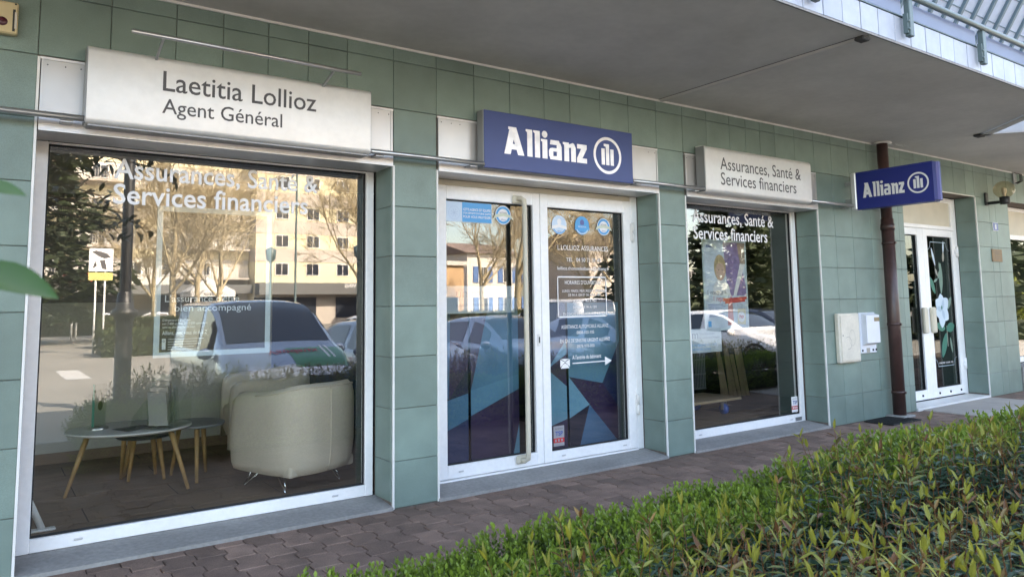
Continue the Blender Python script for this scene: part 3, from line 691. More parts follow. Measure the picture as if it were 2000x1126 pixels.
mb = MB(); wordmark(mb, -.235, -.70, 2.487, .165, 7.9985, M['letterwhite'], 'x'); emblem(mb, -.845, 2.575, .112, 7.9985, M['letterwhite'], 'x', -1.); mb.build('lettering', None, S4)
# tube linking the signs
for i, (a, b, lab) in enumerate(((-2.4, .404, 'steel tube running along the wall up to the long silver sign'), (2.094, 3.011, 'steel tube between the long silver sign and the blue sign over the door'), (4.557, 5.472, 'steel tube between the blue sign over the door and the shorter silver sign'), (7.174, 8.02, 'steel tube between the shorter silver sign and the projecting blue sign'))):
    t = thing('sign_tube', lab, 'tube', ((a+b)/2, -.115, 2.413), group='tubes linking the signs')
    mb = MB(); mb.tube([(a-(a+b)/2, 0, 0), (b-(a+b)/2, 0, 0)], .017, n=14); mb.build('tube', M['steel'], t)
    mb = MB()
    for x in (a+.08, b-.08): mb.box(x-(a+b)/2-.03, x-(a+b)/2+.03, .012, .109, -.026, -.012)
    mb.build('bracket', M['galv'], t)
LB = thing('lamp_bar', 'thin steel lamp bar on two arms above the long silver sign', 'lamp', (1.25, -.35, 2.865))
mb = MB(); mb.tube([(-.66, 0, .009), (.67, 0, -.009)], .0125, n=12); mb.build('lamp_tube', M['steel'], LB)
for x in (-.50, .50): mb = MB(); mb.box(x-.006, x+.006, .005, .26, -.008, .006, T=Matrix.Rotation(R(-16), 4, 'X')); mb.build('arm', M['galv'], LB)

# ================================================================== small things on the wall
AB = thing('alarm_box', 'aged cream alarm box with a dark red round lens on the tiles', 'alarm box', (.0, -.003, 2.84))
mb = MB(); mb.box(-.12, .082, -.055, 0, 0, .175, b=.008); mb.build('case', M['alarm'], AB)
mb = MB(); mb.lathe([(.0001, .004), (.021, .004), (.024, 0)], n=20, T=Matrix.Translation((.012, -.0555, .062)) @ Matrix.Rotation(R(90), 4, 'X')); mb.build('lens', M['maroon'], AB)
part('cable_slot', M['darkgap'], AB, (.057, .069, -.0575, -.054, .015, .135)); part('cable', M['box'], AB, (.066, .076, -.0585, -.054, .03, .12))
for x, z in ((.068, .165), (-.04, .165)): mb = MB(); mb.lathe([(.0001, .001), (.005, .001), (.005, 0)], n=10, T=Matrix.Translation((x, -.0553, z)) @ Matrix.Rotation(R(90), 4, 'X')); mb.build('screw', M['black'], AB)
MBX = thing('meter_box', 'cream meter cabinet with a worn door beside the white plastic box', 'box', (7.66, -.003, .668))
mb = MB(); mb.box(0, .405, -.055, 0, 0, .54, b=.01); mb.build('case', M['box'], MBX)
mb = MB(); mb.box(.022, .385, -.064, -.0545, .022, .518, b=.008); dr = mb.build('door', M['box'], MBX)
mb = MB(); disc(mb, .15, .215, .066, .069, -.0645, M['ink'], 30, a0=R(-100), a1=R(120)); disc(mb, .235, .27, .055, .060, -.0645, mat('scuff', (.5, .46, .4), .7), 30, rz=1.5); disc(mb, .055, .30, .0001, .008, -.0647, M['black'], 10); mb.build('door_marks', None, MBX)
PB = thing('meter_box', 'white plastic box with a raised cover between the cream cabinet and the brown downpipe', 'box', (8.135, -.003, .748))
mb = MB(); mb.box(0, .33, -.02, 0, 0, .46, b=.008); mb.build('back_plate', M['boxwhite'], PB)
mb = MB(); mb.prism([(-.02, .09), (-.085, .12), (-.085, .43), (-.02, .45)], .03, .30, 'x'); mb.build('cover', M['boxwhite'], PB, fixn=True)
part('label_plate', mat('tan_label', (.3, .22, .12), .5), PB, (.19, .295, -.088, -.0855, .36, .405)); part('label_plate', mat('grey_label', (.36, .33, .28), .5), PB, (.11, .18, -.022, -.0205, .01, .06))
for x in (.025, .245, .31): mb = MB(); mb.lathe([(.0001, .008), (.012, .007), (.013, 0)], n=12, T=Matrix.Translation((x, -.0205, .035)) @ Matrix.Rotation(R(90), 4, 'X')); mb.build('screw', M['black'], PB)
WLm = thing('wall_lamp', 'wall lamp with a smoky glass globe on a black arm', 'lamp', (11.62, 0, 2.70))
mb = MB(); mb.box(-.045, .045, -.03, -.003, -.045, .14, b=.015); mb.box(-.022, .022, -.25, -.028, -.035, .005, b=.01); mb.lathe([(.0001, -.03), (.06, -.03), (.064, .0), (.064, .065), (.055, .075), (.0001, .075)], n=20, T=Matrix.Translation((0, -.25, -.02))); mb.build('arm', M['black'], WLm)
mb = MB(); mb.lathe([(.055, .055)]+[(.135*math.sin(R(a)), .175-.12*math.cos(R(a))) for a in range(26, 181, 11)], n=28, T=Matrix.Translation((0, -.25, -.02))); mb.build('globe', M['smoke'], WLm)
mb = MB(); mb.lathe([(.02, .07), (.022, .11), (.034, .15), (.03, .19), (.0001, .205)], n=16, T=Matrix.Translation((0, -.25, -.02))); mb.build('bulb', M['box'], WLm)
BH = thing('bulkhead_light', 'small caged bulkhead light high on the tiles near the globe lamp', 'lamp', (12.62, -.004, 3.13))
mb = MB(); mb.box(-.05, .05, -.03, 0, -.09, .09, b=.01); mb.build('base', M['galv'], BH)
mb = MB(); mb.lathe([(.04, -.06), (.045, 0), (.035, .05), (.0001, .07)], n=14, T=Matrix.Translation((0, -.055, 0))); mb.build('lens', M['clear'], BH)
mb = MB()
for x in (-.04, 0, .04): mb.tube([(x, -.03, -.08), (x, -.10, -.05), (x, -.10, .05), (x, -.03, .08)], .006, n=6)
mb.build('cage', M['black'], BH)
NP = thing('number_plate', 'blue enamel house number plate on the tiles', 'plate', (11.855, -.004, 2.365))
part('plate', M['letterwhite'], NP, (-.085, .085, -.008, 0, -.06, .06), b=.002); part('field', M['numblue'], NP, (-.079, .079, -.0105, -.0085, -.055, .055))
mb = MB(); text(mb, '1', -.018, .018, -.033, .066, -.0115, M['letterwhite'], .03); mb.build('lettering', None, NP)
BP = thing('brass_plaque', 'small brass name plaque under the blue house number', 'plaque', (11.835, -.004, 1.95)); part('plate', M['brass'], BP, (-.16, .16, -.009, 0, -.09, .09), b=.003)
mb = MB()
for z, wd in ((.045, .2), (.015, .14), (-.02, .22), (-.05, .12)): rect(mb, -wd/2, wd/2, z, z+.008, -.0098, M['pipe'])
mb.build('engraving', None, BP)
GR = thing('drain_mat', 'black rubber mat on the pavers at the foot of the brown downpipe', 'mat', (8.38, -.20, .002))
mb = MB(); mb.box(-.30, .30, -.17, .17, 0, .012, b=.003)
for i in range(14): x = -.27+i*.0415; mb.box(x-.008, x+.008, -.16, .16, .0125, .016)
mb.build('mat', M['rubber'], GR)

# ================================================================== interior
ZF = .06
fl = MB(); fl.box(-6, 14.6, .285, 7, -.1, ZF-.006); FLOOR = fl.build('floor', M['darkin']); tag(FLOOR, 'brown wood-look floor inside the shop', None, kind='structure')
ftm = MB(); ftm.box(-.597, .597, -.1975, .1975, -.004, 0, b=.0015); ftm = ftm.mesh('floor_tile', M['floort'])
for i in range(7):
    for j in range(7):
        o = bpy.data.objects.new('floor_tile', ftm); col.objects.link(o); o.parent = FLOOR; o.location = (-.6+i*1.2+(j % 2)*.6, .54+j*.4, ZF)
def struct(name, m, *boxes):
    o = part(name, m, None, *boxes); o['kind'] = 'structure'; o['label'] = {'wall_back': 'pale back wall inside the shop'}.get(name, name.replace('_', ' ')+' inside the shop'); return o
struct('wall_back', M['wallin'], (-3.2, 2.42, 2.97, 3.05, 0, 2.8)); struct('wall_side', M['wallin'], (-3.3, -3.2, .285, 3.05, 0, 2.8))
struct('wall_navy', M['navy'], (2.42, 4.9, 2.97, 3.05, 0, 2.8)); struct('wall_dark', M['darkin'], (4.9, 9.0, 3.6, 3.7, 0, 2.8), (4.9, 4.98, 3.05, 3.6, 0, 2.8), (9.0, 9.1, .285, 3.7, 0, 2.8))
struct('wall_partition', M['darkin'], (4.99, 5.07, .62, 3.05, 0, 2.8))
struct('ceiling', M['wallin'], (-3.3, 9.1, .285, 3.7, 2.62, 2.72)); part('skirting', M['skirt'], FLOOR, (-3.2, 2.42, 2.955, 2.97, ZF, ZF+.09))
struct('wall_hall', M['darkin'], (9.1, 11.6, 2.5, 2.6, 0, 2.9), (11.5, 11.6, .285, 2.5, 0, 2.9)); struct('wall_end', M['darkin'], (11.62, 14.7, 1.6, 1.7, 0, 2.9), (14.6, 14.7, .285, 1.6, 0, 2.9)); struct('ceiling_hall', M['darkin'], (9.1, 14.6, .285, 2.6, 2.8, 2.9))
mb = MB(); mb.box(.28, 2.3, .40, .62, 2.36, 2.60); mb.box(5.35, 7.4, .40, .62, 2.36, 2.6); o = mb.build('shutter_housing', M['darkin']); tag(o, 'dark shutter box inside above the windows', None, kind='structure')

def round_table(label, cx, cy, zt, rx, ry, rz, m, legs, th=.02):
    t = thing('coffee_table', label, 'table', (cx, cy, ZF), group='nested coffee tables')
    mb = MB(); n = 48; T = Matrix.Rotation(rz, 4, 'Z')
    prof = [(.0001, zt-ZF-th), (.96, zt-ZF-th), (1., zt-ZF-th*.5), (1., zt-ZF-.003), (.994, zt-ZF), (.0001, zt-ZF)]
    vs = []
    for r, z in prof:
        for j in range(n): vs.append(T @ Vector((r*rx*math.cos(2*math.pi*j/n), r*ry*math.sin(2*math.pi*j/n), z)))
    mb.add(vs, [(i*n+j, i*n+(j+1) % n, (i+1)*n+(j+1) % n, (i+1)*n+j) for i in range(len(prof)-1) for j in range(n)]); mb.build('table_top', m, t)
    for (fx, fy) in legs:
        k = .68; mb = MB(); mb.tube([(fx-cx, fy-cy, 0), ((fx-cx)*k, (fy-cy)*k, zt-ZF-th)], [.0115, .02], n=12); mb.build('leg', M['oak'], t)
    return t
round_table('white topped coffee table with slanted wooden legs carrying leaflets and a picture stand', .94, 1.58, .50, .425, .365, R(-8), M['tabletop'], [(.53, 1.52), (.94, 1.93), (1.29, 1.25)])
round_table('grey topped coffee table pushed behind the white one beside the sofa', 1.42, 1.68, .475, .22, .26, 0, M['tablegrey'], [(1.38, 1.40), (1.53, 1.77), (1.28, 1.82)])
round_table('low dark topped coffee table tucked under the white one', 1.08, 1.84, .40, .20, .2, 0, M['tabledark'], [(.97, 1.79), (1.21, 1.70), (.97, 2.0), (1.19, 1.95)])

def armchair(label, loc, rz, wide=.80, s=1.):
    """tub chair: a curved padded shell round a seat, on chrome wire legs; open front towards +Y"""
    t = thing('armchair', label, 'armchair', loc, rz, group='cream tub seats')
    mb = MB(); hw = wide/2; dp = .40
    # outline of the shell (plan): horse-shoe
    def plan(a, off):        # a from 0 (one front end) to 1 (other front end)
        th = math.pi*(1+a)  # half ellipse through the back (-Y)
        ex, ey = math.cos(th), math.sin(th)
        px_ = math.copysign(abs(ex)**.62, ex)*(hw-off); py_ = -abs(ey)**.62*(dp-off)
        return px_, py_
    NA, sect = 40, []
    for i in range(NA+1):
        a = i/NA; side = abs(a-.5)*2          # 0 at back centre, 1 at front end
        top = .76-.10*max(0, side-.35)**1.2; ring = []
        th_ = .115-.02*side
        for (o_, z) in ((.075, .115), (.03, .13), (.008, .19), (.0, .32), (.004, .50), (.012, top-.09), (.024, top-.03), (.05, top), (th_-.03, top-.004), (th_, top-.04), (th_+.012, top-.14), (th_+.02, .42), (th_+.03, .30)):
            x_, y_ = plan(a, o_); flare = 1+.05*(z-.12)/.6
            ring.append((x_*flare, y_*flare, z))
        sect.append(ring)
    k = len(sect[0]); vs = [p for r_ in sect for p in r_]
    # continue the arms forward
    mb.add(vs, [(i*k+j, i*k+j+1, (i+1)*k+j+1, (i+1)*k+j) for i in range(NA) for j in range(k-1)], smooth=True)
    for sgn, idx in ((0, 0), (1, NA)):
        base = sect[idx]; fw = [[(p[0]*(1-.03*q), p[1]+(.14, .24, .30, .31)[q]*(1-.02*max(0, p[2]-.3)), .12+(p[2]-.12)*(1, .97, .9, .72)[q]) for p in base] for q in range(4)]
        secs = [base]+fw; v2 = [p for r_ in secs for p in r_]
        mb.add(v2, [((i*k+j, i*k+j+1, (i+1)*k+j+1, (i+1)*k+j) if sgn else (i*k+j, (i+1)*k+j, (i+1)*k+j+1, i*k+j+1)) for i in range(len(secs)-1) for j in range(k-1)], smooth=True)
        cap = [len(secs)*k-k+j for j in range(k)]; o_ = len(mb.v)-len(v2); mb.f.append(tuple(o_+c for c in (cap if sgn else cap[::-1]))); mb.m.append(0); mb.c.append(None); mb.sm.append(False)
    sh = mb.build('shell', M['fabric'], t, fixn=True)
    pp = MB(); pp.tube([Vector(r_[6])+Vector((0, 0, .006)) for r_ in sect], .006, n=6); pp.tube([Vector(sect[NA//2][j])*1.004 for j in range(1, 7)], .0035, n=6); pp.build('piping', M['fabric'], sh)
    mb = MB(); mb.box(-hw+.115, hw-.115, -dp+.12, .30, .17, .42, b=.05); st = mb.build('seat', M['fabric'], t)
    for p in st.data.polygons: p.use_smooth = True
    mb = MB(); mb.box(-hw+.06, hw-.06, -dp+.07, .26, .118, .20, b=.02); mb.build('base_panel', M['fabric'], t)
    for sx in (-1, 1):
        for (ya, yb) in ((-.22, -.08), (.24, .08)):
            mb = MB(); x_ = sx*(hw-.13); mb.tube([(x_, yb, .125), (x_+sx*.02, ya, .006), (x_+sx*.02, ya-.012 if ya < 0 else ya+.012, .008), (x_, ya*.75, .125)], .0055, n=8); mb.build('leg', M['chrome'], t)
    return t
armchair('cream tub armchair with its rounded back against the window', (1.97, .95, ZF), R(20), .72)
armchair('wider cream tub sofa facing the coffee tables behind the armchair', (2.12, 2.30, ZF), R(80), 1.0)
# leaflet holder, picture stand, magazine on the table
LH = thing('leaflet_holder', 'clear leaflet holder with folded leaflets on the white coffee table', 'leaflet holder', (1.13, 1.50, .50), R(-38)); LH.scale = (1.35, 1.35, 1.25)
paper = mat('grey_leaflet', (.42, .41, .38), .6); paper2 = mat('pale_leaflet', (.66, .63, .57), .6)
for i in range(4):
    h = (.29, .255, .225, .20)[i]; mb = MB(); T = Matrix.Translation((0, .06-i*.05, .015)) @ Matrix.Rotation(R(9), 4, 'X')
    mb.box(-.052+i*.014, .052+i*.014, -.006, .006, 0, h, T=T); mb.build('leaflet', paper2 if i == 0 else paper, LH)
    mb = MB(); mb.box(-.065+i*.012, .075+i*.012, .012, .015, 0, h*.72, T=T); mb.build('divider', M['clear'], LH)
mb = MB(); mb.prism([(.1, 0), (-.16, 0), (-.13, .07), (.07, .20), (.1, .22)], -.085, -.082, 'x'); mb.prism([(.1, 0), (-.16, 0), (-.13, .07), (.07, .20), (.1, .22)], .125, .128, 'x'); mb.box(-.085, .128, -.16, .1, 0, .003); mb.build('holder', M['clear'], LH)
PS_ = thing('picture_stand', 'upright glass picture stand on a round steel foot on the white coffee table', 'picture stand', (.735, 1.62, .50), R(38))
mb = MB(); mb.lathe([(.0001, .02), (.06, .02), (.066, .014), (.066, 0)], n=28); mb.build('foot', M['steel'], PS_)
part('glass_plate', M['clear'], PS_, (-.055, .055, -.012, -.006, .02, .33)); part('glass_plate', mat('green_glass_edge', (.08, .30, .24), .2), PS_, (-.058, -.0552, -.013, .006, .02, .33)); part('print', paper, PS_, (-.045, .05, -.004, -.001, .03, .29))
mb = MB(); disc(mb, .005, .17, .0001, .022, -.0045, M['darkin'], 16, rz=1.6); mb.build('portrait', None, PS_)
MG = thing('magazine', 'dark open magazine lying on the white coffee table', 'magazine', (.95, 1.47, .501), R(24))
mb = MB(); mb.prism([(-.1, 0), (-.1, .003), (-.05, .008), (0, .004), (.05, .009), (.1, .003), (.1, 0)], -.11, .11, 'x'); mb.build('pages', M['tabledark'], MG, fixn=True); mb = MB(); rect_ = mb.add([(-.1, .012, .0093), (.1, .012, .0093), (.1, .085, .0068), (-.1, .085, .0068)], [(0, 1, 2, 3)], paper); mb.build('printed_page', None, MG)
# foot of a stand by the window
FT = thing('banner_stand', 'white tilted leg of a stand at the corner of the large window', 'stand', (.33, .70, ZF))
mb = MB(); mb.tube([(.02, .0, .012), (-.10, .0, .30)], .019, n=12); mb.build('pole', M['white'], FT); mb = MB(); mb.box(-.04, .09, -.03, .03, 0, .012, b=.004); mb.build('foot', M['white'], FT)
# hanging posters
def poster_frame(t, w_, h_, bw=.034):
    mb = MB()
    for bx in ((0, bw, 0, h_), (w_-bw, w_, 0, h_), (bw, w_-bw, 0, bw), (bw, w_-bw, h_-bw, h_)): mb.box(bx[0], bx[1], -.004, .004, bx[2], bx[3])
    mb.build('frame', M['acrylic'], t)
    for x in (.2*w_, .62*w_): mb = MB(); mb.tube([(x, 0, h_), (x, 0, h_+.36)], .0012, n=4); mb.build('wire', M['galv'], t)
P1 = thing('hanging_poster', 'dark poster in a pale clear frame hanging behind the large window', 'poster', (.885, .45, 1.065)); poster_frame(P1, .73, .965)
part('print', mat('poster_print', (.022, .025, .028), .35, noise=(5, .3, 4)), P1, (.034, .696, -.002, .002, .034, .931))
mb = MB(); pt = mat('poster_text', (.62, .66, .66), .5)
for (b_, a, c, z, cap, bo) in (("L'assurance d'être", .06, .52, .350, .042, .0), ('bien accompagné', .12, .60, .290, .042, 0.), ("D'Argenteuil à Zoufftgen,", .05, .22, .228, .014, 0.), ('nos 2 600 agences et 10 000 conseillers', .05, .32, .206, .014, 0.), ('sont au plus proche de vous.', .05, .25, .184, .014, 0.), ('Allianz, avec vous de A à Z', .05, .32, .142, .024, .004)): text(mb, b_, a, c, z, cap, -.0028, pt, bo)
for i in range(5): rect(mb, .085, (.30, .26, .28, .24, .27)[i], .112-i*.016, .115-i*.016, -.0028, pt)
rect(mb, .05, .072, .05, .118, -.0028, pt); disc(mb, .061, .103, .004, .007, -.003, M['ink'], 12); mb.build('lettering', None, P1)
P0 = thing('hanging_board', 'dark brown board with faint lettering hanging inside the corner of the large window', 'poster', (.30, .95, 1.42))
part('board', mat('brown_board', (.055, .045, .035), .6), P0, (0, .52, 0, .01, 0, .72)); mb = MB(); fa = mat('faint_print', (.16, .13, .09), .6); wordmark(mb, .06, .19, .60, .032, -.001, fa); emblem(mb, .225, .614, .024, -.001, fa); text(mb, 'On', .05, .2, .43, .10, -.001, fa); mb.build('lettering', None, P0)
P3 = thing('hanging_poster', 'pale poster of a smiling child hanging behind the narrower window', 'poster', (6.07, .45, 1.06)); poster_frame(P3, .71, .95, .022)
pb = mat('poster_sky', (.55, .62, .70), .4, noise=(4, .2, 3)); part('print', pb, P3, (.022, .688, -.002, .002, .022, .928))
mb = MB(); pu = mat('print_violet', (.26, .18, .36), .5, noise=(12, .2, 3)); sk = mat('print_skin', (.62, .40, .30), .5); ha = mat('print_hair', (.46, .34, .18), .5, noise=(30, .2, 3)); pale = mat('print_white', (.72, .70, .70), .5); pk = mat('print_pink', (.60, .26, .24), .5)
def poly(pts, m, y): mb.add([(a, y, b) for a, b in pts], [tuple(range(len(pts)))], m)
poly([(.33, .928), (.56, .928), (.688, .45), (.688, .36), (.40, .36), (.36, .60)], pu, -.0024); poly([(.56, .928), (.688, .928), (.688, .70), (.60, .70)], mat('print_tan', (.36, .26, .2), .5), -.0025); poly([(.60, .70), (.688, .70), (.52, .36), (.47, .36)], pale, -.0026)
disc(mb, .27, .655, .0001, .095, -.0027, ha, 28, rz=1.45); poly([(.14, .36), (.43, .36), (.40, .47), (.31, .53), (.22, .53), (.15, .45)], pale, -.0028); disc(mb, .275, .615, .0001, .074, -.0030, sk, 28, rz=1.3)
poly([(.20, .70), (.345, .70), (.32, .745), (.24, .75)], ha, -.0032)
for x in (.248, .304): disc(mb, x, .63, .0001, .008, -.0033, M['ink'], 10, rz=.7)
poly([(.245, .572), (.305, .572), (.275, .556)], pale, -.0033)
for i, (a, c, z) in enumerate(((.3, .688, .30), (.33, .66, .275))): poly([(a, z), (c, z+.02), (c, z+.05), (a, z+.03)], M['red'], -.0027-.0002*i)
poly([(.36, .05), (.46, .05), (.45, .28), (.38, .28)], pk, -.0026); poly([(.52, .06), (.66, .05), (.665, .22), (.53, .22)], mat('print_cream', (.66, .58, .40), .5), -.0028); disc(mb, .59, .135, .0001, .058, -.0031, pale, 24)
text(mb, 'Pitch', .555, .625, .12, .035, -.0034, M['red'], .02)
wordmark(mb, .06, .15, .865, .026, -.0034, M['numblue']); emblem(mb, .18, .877, .02, -.0034, M['numblue'])
text(mb, '1 contrat =', .06, .36, .37, .05, -.0034, M['ink']); text(mb, '1 repas  offert', .15, .53, .305, .05, -.0035, M['red'])
for i in range(7): rect(mb, .06, (.30, .33, .28, .32, .25, .31, .2)[i], .265-i*.02, .271-i*.02, -.0034, M['numblue'])
rect(mb, .05, .10, .04, .10, -.0034, M['stickblue']); mb.build('picture', None, P3)

# stickers on the glass
YS = .2968
def sticker(name, label, cat='sticker', loc=(0, 0, 0), group=None): return thing(name, label, cat, loc, 0, group)
ST = sticker('door_sticker', 'blue and pale rectangular sticker at the top of the door glass', loc=(2.925, YS-.001, 2.02))
mb = MB(); mb.box(0, .425, -.0012, .0008, 0, .165); mb.build('film', M['stickpale'], ST); mb = MB(); rect(mb, .145, .423, .002, .158, -.0016, M['stickblue']); text(mb, 'CETTE AGENCE EST ÉQUIPÉE', .155, .415, .092, .020, -.0022, M['letterwhite'], .012); text(mb, "D'UN DISPOSITIF D'HYGIÈNE ADAPTÉ", .155, .415, .066, .015, -.0022, M['letterwhite'], .008); text(mb, 'POUR VOUS PROTÉGER', .155, .415, .034, .020, -.0022, M['letterwhite'], .006)
gl = mat('sticker_line', (.42, .55, .72), .4); disc(mb, .072, .07, .050, .0525, -.0016, gl, 30); 
for a in range(0, 180, 45): 
    c_, s_ = math.cos(R(a+20)), math.sin(R(a+20)); mb.add([(.072-c_*.035-s_*.002, -.0017, .07-s_*.035+c_*.002), (.072+c_*.035-s_*.002, -.0017, .07+s_*.035+c_*.002), (.072+c_*.035+s_*.002, -.0017, .07+s_*.035-c_*.002), (.072-c_*.035+s_*.002, -.0017, .07-s_*.035-c_*.002)], [(0, 1, 2, 3)], gl)
mb.build('print', None, ST)
def badge(label, x, z, style):
    t = sticker('badge_sticker', label, loc=(x, YS-.001, z), group='round badges on the door glass'); r = .082
    mb = MB(); disc(mb, 0, 0, .0001, r, -.0004, M['letterwhite'] if style == 'ring' else M['stickpale' if style == 'pale' else 'stickblue'], 36); mb.build('film', None, t)
    mb = MB(); teal = M['stickblue']
    if style == 'ring':
        disc(mb, 0, 0, .052, .072, -.0009, teal, 36); disc(mb, 0, 0, r-.004, r, -.0008, M['ink'], 36); text(mb, 'PARTENAIRE', -.036, .036, .012, .014, -.0013, M['ink']); text(mb, 'Allianz', -.025, .025, -.044, .014, -.0013, M['numblue'])
        mb.add([(-.1, -.0016, -.035), (-.06, -.0016, -.018), (0, -.0016, -.008), (.06, -.0016, -.018), (.1, -.0016, -.035), (.085, -.0016, -.005), (.06, -.0016, .008), (0, -.0016, .016), (-.06, -.0016, .008), (-.085, -.0016, -.005)], [tuple(range(10))], M['stickgreen'])
    else:
        lt = M['letterwhite'] if style == 'pale' else M['numblue']; disc(mb, 0, .026, .0001, .024, -.0009, lt, 20, rz=1.15); bandm = M['letterwhite'] if style == 'pale' else M['stickblue']
        disc(mb, 0, 0, .068, .078, -.0009, teal if style == 'pale' else M['stickpale'], 30, a0=R(-150), a1=R(-30))
        mb.add([(-.085, -.0012, -.042), (0, -.0012, -.022), (.085, -.0012, -.042), (.082, -.0012, -.012), (0, -.0012, .006), (-.082, -.0012, -.012)], [tuple(range(6))], bandm); text(mb, 'Allianz', -.022, .022, -.062, .013, -.0014, M['numblue'])
        if style == 'blue': text(mb, 'PROTECTION', -.045, .045, -.018, .013, -.0016, M['letterwhite'])
    mb.build('print', None, t)
badge('round white and blue badge with a pale ribbon beside the blue rectangular sticker', 3.465, 2.095, 'ring'); badge('pale blue round badge with a white head shape on the lettered door leaf', 4.055, 2.045, 'pale'); badge('mid blue round badge between two other badges on the lettered door leaf', 4.315, 2.05, 'blue'); badge('round white and blue badge with a pale ribbon on the lettered door leaf', 4.57, 2.05, 'ring')
NM = sticker('frosted_panel', 'frosted strip with faint grey lettering across the door glass', 'sign', (2.915, .303, 1.30)); fr_ = mat('frosted_film', (.66, .74, .78), .5, alpha=.72, trans=.3)
part('film', fr_, NM, (0, .655, 0, .002, 0, .215)); mb = MB(); fg = mat('film_print', (.20, .25, .33), .5); text(mb, 'unim', .10, .32, .125, .07, -.0008, fg); text(mb, 'Union Nationale pour', .335, .56, .155, .022, -.0008, fg); text(mb, 'les Intérêts de la Médecine', .335, .63, .112, .022, -.0008, fg); text(mb, 'ASSUREUR DES PROFESSIONNELS DE LA SANTE', .10, .58, .055, .02, -.0008, fg); text(mb, 'PARTENAIRE ALLIANZ', .20, .42, .018, .016, -.0008, fg); mb.build('lettering', None, NM)
NM2 = sticker('frosted_panel', 'pale blue frosted panel with grey lettering in the narrower window under the poster', 'sign', (5.64, .303, .86)); part('film', fr_, NM2, (-.2, .50, 0, .002, 0, .235)); mb = MB(); text(mb, 'unim', -.1, .15, .14, .075, -.0008, fg); text(mb, 'Union Nationale pour', .17, .40, .175, .024, -.0008, fg); text(mb, 'les Intérêts de la Médecine', .17, .47, .135, .024, -.0008, fg); text(mb, 'ASSUREUR DES PROFESSIONNELS DE LA SANTE', -.08, .42, .065, .022, -.0008, M['stickblue']); text(mb, 'PARTENAIRE ALLIANZ', .06, .34, .025, .018, -.0008, M['stickblue']); mb.build('lettering', None, NM2)
for (lab, x, z, pm_) in (('grey and red security sticker low on the lettered door leaf', 3.945, .18, mat('sticker_grey', (.30, .29, .30), .5)), ('white and red security sticker in the bottom corner of the narrower window', 7.245, .15, M['letterwhite'])):
    t = sticker('security_sticker', lab, loc=(x, YS-.001, z), group='security company stickers'); part('film', pm_, t, (0, .115, -.0006, .0006, 0, .165))
    mb = MB(); rect(mb, 0, .115, .028, .066, -.0010, M['red']); text(mb, 'TSP', .02, .10, .085, .035, -.0012, M['numblue'], .03)
    for a in (.014, .046, .08): rect(mb, a, a+.018, .037, .057, -.0015, pm_)
    text(mb, 'PROTECTION', .018, .10, .135, .012, -.0012, M['ink']); mb.build('print', None, t)
# printed screens behind the door
SCR = thing('printed_screen', 'tall screen printed with blue and violet facets standing just inside the entrance door', 'screen', (2.86, .47, ZF))
cols = [mat('facet_%d' % i, c, .45, noise=(3, .12, 2)) for i, c in enumerate(((.085, .23, .33), (.05, .14, .25), (.025, .035, .095), (.035, .02, .06), (.14, .32, .42), (.014, .014, .035), (.06, .18, .28)))]
H_ = 1.36
def facet(pts, c, y=-.0015): mb.add([(a, y, b) for a, b in pts], [tuple(range(len(pts)))], cols[c])
part('panel', M['navy'], SCR, (0, .36, 0, .012, 0, H_)); part('panel', M['navy'], SCR, (.385, .86, 0, .012, 0, H_)); part('panel', M['navy'], SCR, (1.06, 1.38, 0, .012, 0, H_-.05)); part('panel', M['navy'], SCR, (1.405, 2.02, 0, .012, 0, H_-.05))
mb = MB()
facet([(0, 0), (.24, 0), (0, .26)], 1); facet([(0, .26), (.24, 0), (.36, .0), (.36, .40)], 2); facet([(0, .26), (.36, .40), (.36, .60), (.18, .56), (0, .50)], 6); facet([(0, .50), (.18, .56), (0, .86)], 5); facet([(0, .86), (.18, .56), (.20, H_), (0, H_)], 1); facet([(.18, .56), (.36, .80), (.36, H_), (.20, H_)], 3)
facet([(.385, 0), (.78, 0), (.86, .32), (.86, .60), (.385, .42)], 3); facet([(.385, .42), (.86, .60), (.86, .72), (.385, .62)], 0); facet([(.385, .62), (.86, .72), (.86, H_), (.58, H_)], 6); facet([(.385, .62), (.58, H_), (.385, H_)], 3); facet([(.78, 0), (.86, 0), (.86, .32)], 4)
facet([(1.06, .22), (1.38, .30), (1.38, .58), (1.17, .74), (1.06, .62)], 4); facet([(1.06, .22), (1.06, 0), (1.38, 0), (1.38, .30)], 3); facet([(1.06, .62), (1.17, .74), (1.06, .80)], 5); facet([(1.06, .80), (1.17, .74), (1.06, 1.08)], 1); facet([(1.17, .74), (1.38, .98), (1.38, H_-.05), (1.06, H_-.05), (1.06, 1.08)], 2); facet([(1.17, .74), (1.38, .86), (1.38, .98)], 4); facet([(1.17, .74), (1.38, .58), (1.38, .86)], 3)
facet([(1.405, .30), (1.64, .40), (1.405, .66)], 4); facet([(1.405, .66), (1.64, .40), (2.02, .32), (1.80, .58)], 3); facet([(1.405, .66), (1.80, .58), (2.02, .95), (2.02, H_-.05), (1.405, 1.0)], 0); facet([(1.405, 1.0), (2.02, H_-.05), (1.405, H_-.05)], 6); facet([(1.80, .58), (2.02, .32), (2.02, .95)], 2); facet([(1.405, 0), (1.50, 0), (1.64, .40), (1.405, .30)], 5); facet([(1.50, 0), (2.02, 0), (1.64, .40)], 1); facet([(2.02, 0), (2.02, .32), (1.64, .40)], 3)
mb.build('print', None, SCR)
for x in (.1, .75, 1.15, 1.9): part('foot', M['steel'], SCR, (x, x+.06, -.03, .16, 0, .012))
